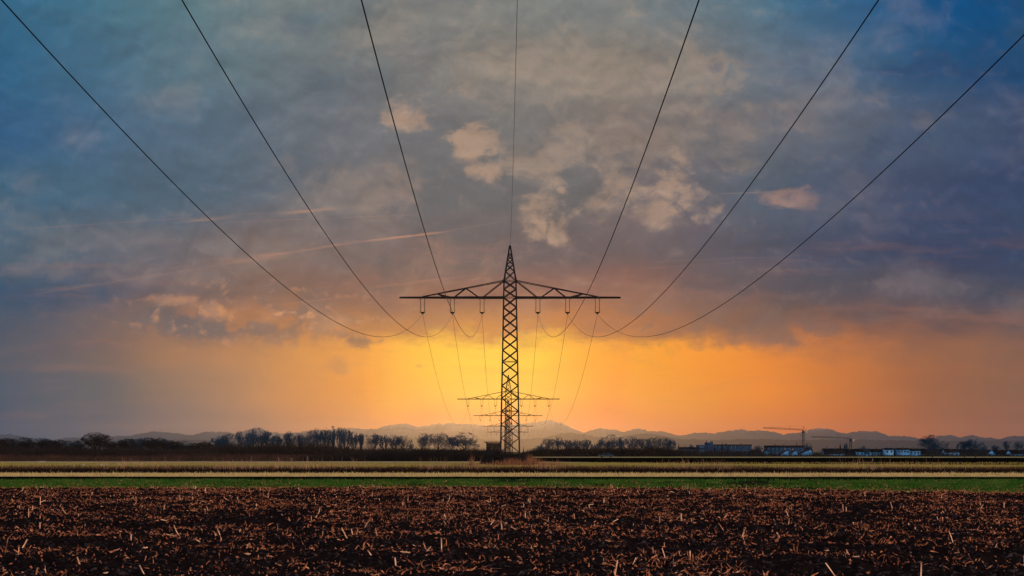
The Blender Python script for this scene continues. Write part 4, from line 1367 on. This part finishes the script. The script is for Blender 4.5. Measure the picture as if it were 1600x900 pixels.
# pale stakes in the weeds
M_stake = mat('bleached_stake', (0.24, 0.18, 0.14), (0.17, 0.13, 0.10), scale=6)
stakes = [(456, 739.0, 716.5, 'pale wooden stake in the dead weeds, tallest of those left of the pylon'), (393, 732, 714, 'thin pale stake leftmost in the dead weeds'), (435, 731, 714.5, 'thin pale stake next to the tallest one'),
          (480, 730, 713, 'thin pale stake right of the tallest one'), (1363, 739.5, 717, 'white stake before the black field on the right'), (1474, 733, 722.5, 'short pale stake below the big round tree'), (363, 738, 719, 'pale leaning stake left of the others')]
for x_, foot, top, lab in stakes:
    Ys = EYE * F / (foot - HOR)
    H = pz(top, Ys)
    MB().bars([(0, 0, -0.2), (0, 0, H * 0.98)], [(0.03 * H, 0, H), (0.03 * H, 0, H * 1.01)], 0.022, 0.018, k=6).build('stake', M_stake)
    so = bpy.context.scene.objects[-1] if False else C.objects[-1]
    so.location = (px(x_, Ys), Ys, 0)
    tag(so, lab, 'stake', 'pale stakes in the weeds')

# pale stones along the meadow's edge
M_stone = mat('pale_stone', (0.36, 0.28, 0.22), (0.24, 0.19, 0.15), scale=3)
SX = [(106, 727), (131, 727.2), (159, 727), (167, 726.8), (187, 726.3), (195, 726), (222, 726.3), (210, 725.6)]
lo_ = rng
for i, (x_, row) in enumerate(SX):
    Ys = EYE * F / (row - HOR)
    a = np.linspace(0, 2 * math.pi, 9)[:-1]
    rings = []
    for z_, r_ in ((-0.03, 0.20), (0.08, 0.19), (0.15, 0.13), (0.19, 0.05)):
        rings.append(np.stack([np.cos(a) * r_ * rng.uniform(0.8, 1.25, 8), np.sin(a) * r_ * rng.uniform(0.8, 1.2, 8), z_ + rng.uniform(-0.015, 0.015, 8)], 1))
    V = np.concatenate(rings)
    q_ = np.array([(8 * k_ + j, 8 * k_ + (j + 1) % 8, 8 * k_ + 8 + (j + 1) % 8, 8 * k_ + 8 + j) for k_ in range(3) for j in range(8)])
    so = obj('stone', np_mesh('stone', V, [q_, np.arange(24, 32)[None]], True), M_stone, loc=(px(x_, Ys), Ys, 0))
    tag(so, 'pale stone lying in the meadow before the left wood', 'stone', 'pale stones in the meadow')

# ================================================================ mountains
SIL = [(-400, 684), (-250, 680), (-120, 686), (0, 679), (20, 678.5), (55, 686), (85, 688.5), (100, 684), (130, 683.5), (165, 681), (200, 681), (225, 676), (245, 673.5), (270, 675), (290, 679), (300, 680), (320, 675), (343, 674), (372, 676.5), (388, 670), (404, 667.5),
       (412, 671), (430, 675), (445, 678), (465, 674), (490, 672), (525, 670), (550, 667.5), (575, 670.5), (590, 669), (610, 663.5), (628, 661), (638, 662), (655, 665.5), (670, 663), (690, 660.5), (710, 661), (740, 662), (775, 664), (800, 662), (840, 658), (862, 656), (878, 660), (890, 667), (912, 674.5),
       (925, 671), (935, 669), (955, 670), (975, 674.5), (993, 668), (1003, 671), (1015, 674), (1028, 673), (1040, 674), (1062, 680), (1085, 676), (1115, 676), (1140, 673), (1157, 670.5), (1170, 673), (1195, 671.5), (1215, 676), (1225, 678.5), (1245, 675), (1270, 670), (1285, 668.5), (1300, 671), (1320, 677),
       (1335, 674), (1355, 673.5), (1372, 674), (1385, 680), (1400, 681), (1420, 681), (1438, 687), (1460, 685), (1470, 681), (1485, 679), (1500, 684), (1515, 679.5), (1530, 682), (1560, 686), (1582, 681), (1600, 681), (1700, 676), (1850, 682), (2000, 678)]
SIL2 = [(-400, 690), (0, 689), (60, 692), (160, 690), (220, 689), (300, 686), (360, 689), (420, 686), (560, 685), (700, 684), (760, 686), (800, 687), (850, 683), (878, 677), (893, 674.5), (910, 678), (935, 682), (960, 684), (985, 680), (1010, 676), (1030, 679), (1060, 685), (1120, 687), (1180, 685), (1250, 687), (1320, 686), (1420, 688), (1500, 689), (1600, 688), (2000, 689)]


def ridge(name, sil, Y0, depth, label, seed, m_, rough):
    nx, ny = 1800, 60
    pxs = np.linspace(-380, 1980, nx)
    top = EYE + (HOR - np.interp(pxs, [s[0] for s in sil], [s[1] for s in sil])) / F * Y0
    jag = (fbm(pxs * 0.13, pxs * 0, 5, seed, 0.72) - 0.5) * rough * 2.6
    top = top + jag
    t = np.linspace(-1, 1, ny)[:, None]
    Yv = Y0 + t * depth + 0 * pxs[None]
    X_ = (pxs[None] - 800) / F * Y0 * (1 + 0 * t)
    fall = (1 - np.abs(t)) ** 0.85
    wrp = fbm(X_ / 900, Yv / 900, 5, seed + 3)
    rid = 1 - np.abs(2 * fbm(X_ / 1500, Yv / 2600, 4, seed + 9) - 1)
    z = (top[None] + 2) * fall * (1 - 0.55 * (1 - fall) * (1.4 * wrp)) * (1 - 0.30 * (1 - fall) * rid * 1.2) - 3
    z = np.where(np.abs(t) > 0.999, -8, z)
    idx = np.arange(z.size).reshape(z.shape)
    q = np.stack([idx[:-1, :-1], idx[:-1, 1:], idx[1:, 1:], idx[1:, :-1]], -1).reshape(-1, 4)
    return tag(obj(name, np_mesh(name, np.stack([X_, Yv, z], -1), [q], True), m_), label, 'mountains', kind='structure')


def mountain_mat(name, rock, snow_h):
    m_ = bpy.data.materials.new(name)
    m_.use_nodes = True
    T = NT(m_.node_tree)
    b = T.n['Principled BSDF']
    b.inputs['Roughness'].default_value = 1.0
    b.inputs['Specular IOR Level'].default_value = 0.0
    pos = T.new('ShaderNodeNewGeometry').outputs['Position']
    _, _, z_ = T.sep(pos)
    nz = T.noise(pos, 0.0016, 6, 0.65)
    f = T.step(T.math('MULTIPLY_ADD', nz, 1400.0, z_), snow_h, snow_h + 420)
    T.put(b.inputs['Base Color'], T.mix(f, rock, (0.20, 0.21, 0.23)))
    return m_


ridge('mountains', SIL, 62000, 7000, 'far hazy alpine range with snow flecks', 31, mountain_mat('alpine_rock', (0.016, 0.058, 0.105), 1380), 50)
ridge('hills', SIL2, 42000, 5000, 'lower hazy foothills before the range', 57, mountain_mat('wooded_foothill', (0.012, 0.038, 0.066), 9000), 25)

# ================================================================ haze
hz = MB().box(-75000, 75000, -2500, 85000, -10, 1330).mesh('haze')
mh = bpy.data.materials.new('evening_haze')
mh.use_nodes = True
T = NT(mh.node_tree)
T.n.clear()
pv = T.new('ShaderNodeVolumePrincipled')
pv.inputs['Color'].default_value = (0.84, 0.86, 0.90, 1)
pv.inputs['Density'].default_value = 1.1e-5
pv.inputs['Anisotropy'].default_value = 0.9
om = T.new('ShaderNodeOutputMaterial')
T.l.new(pv.outputs[0], om.inputs['Volume'])
ho = obj('haze', hz, mh)
tag(ho, 'thin evening haze over the plain', 'haze', kind='stuff')
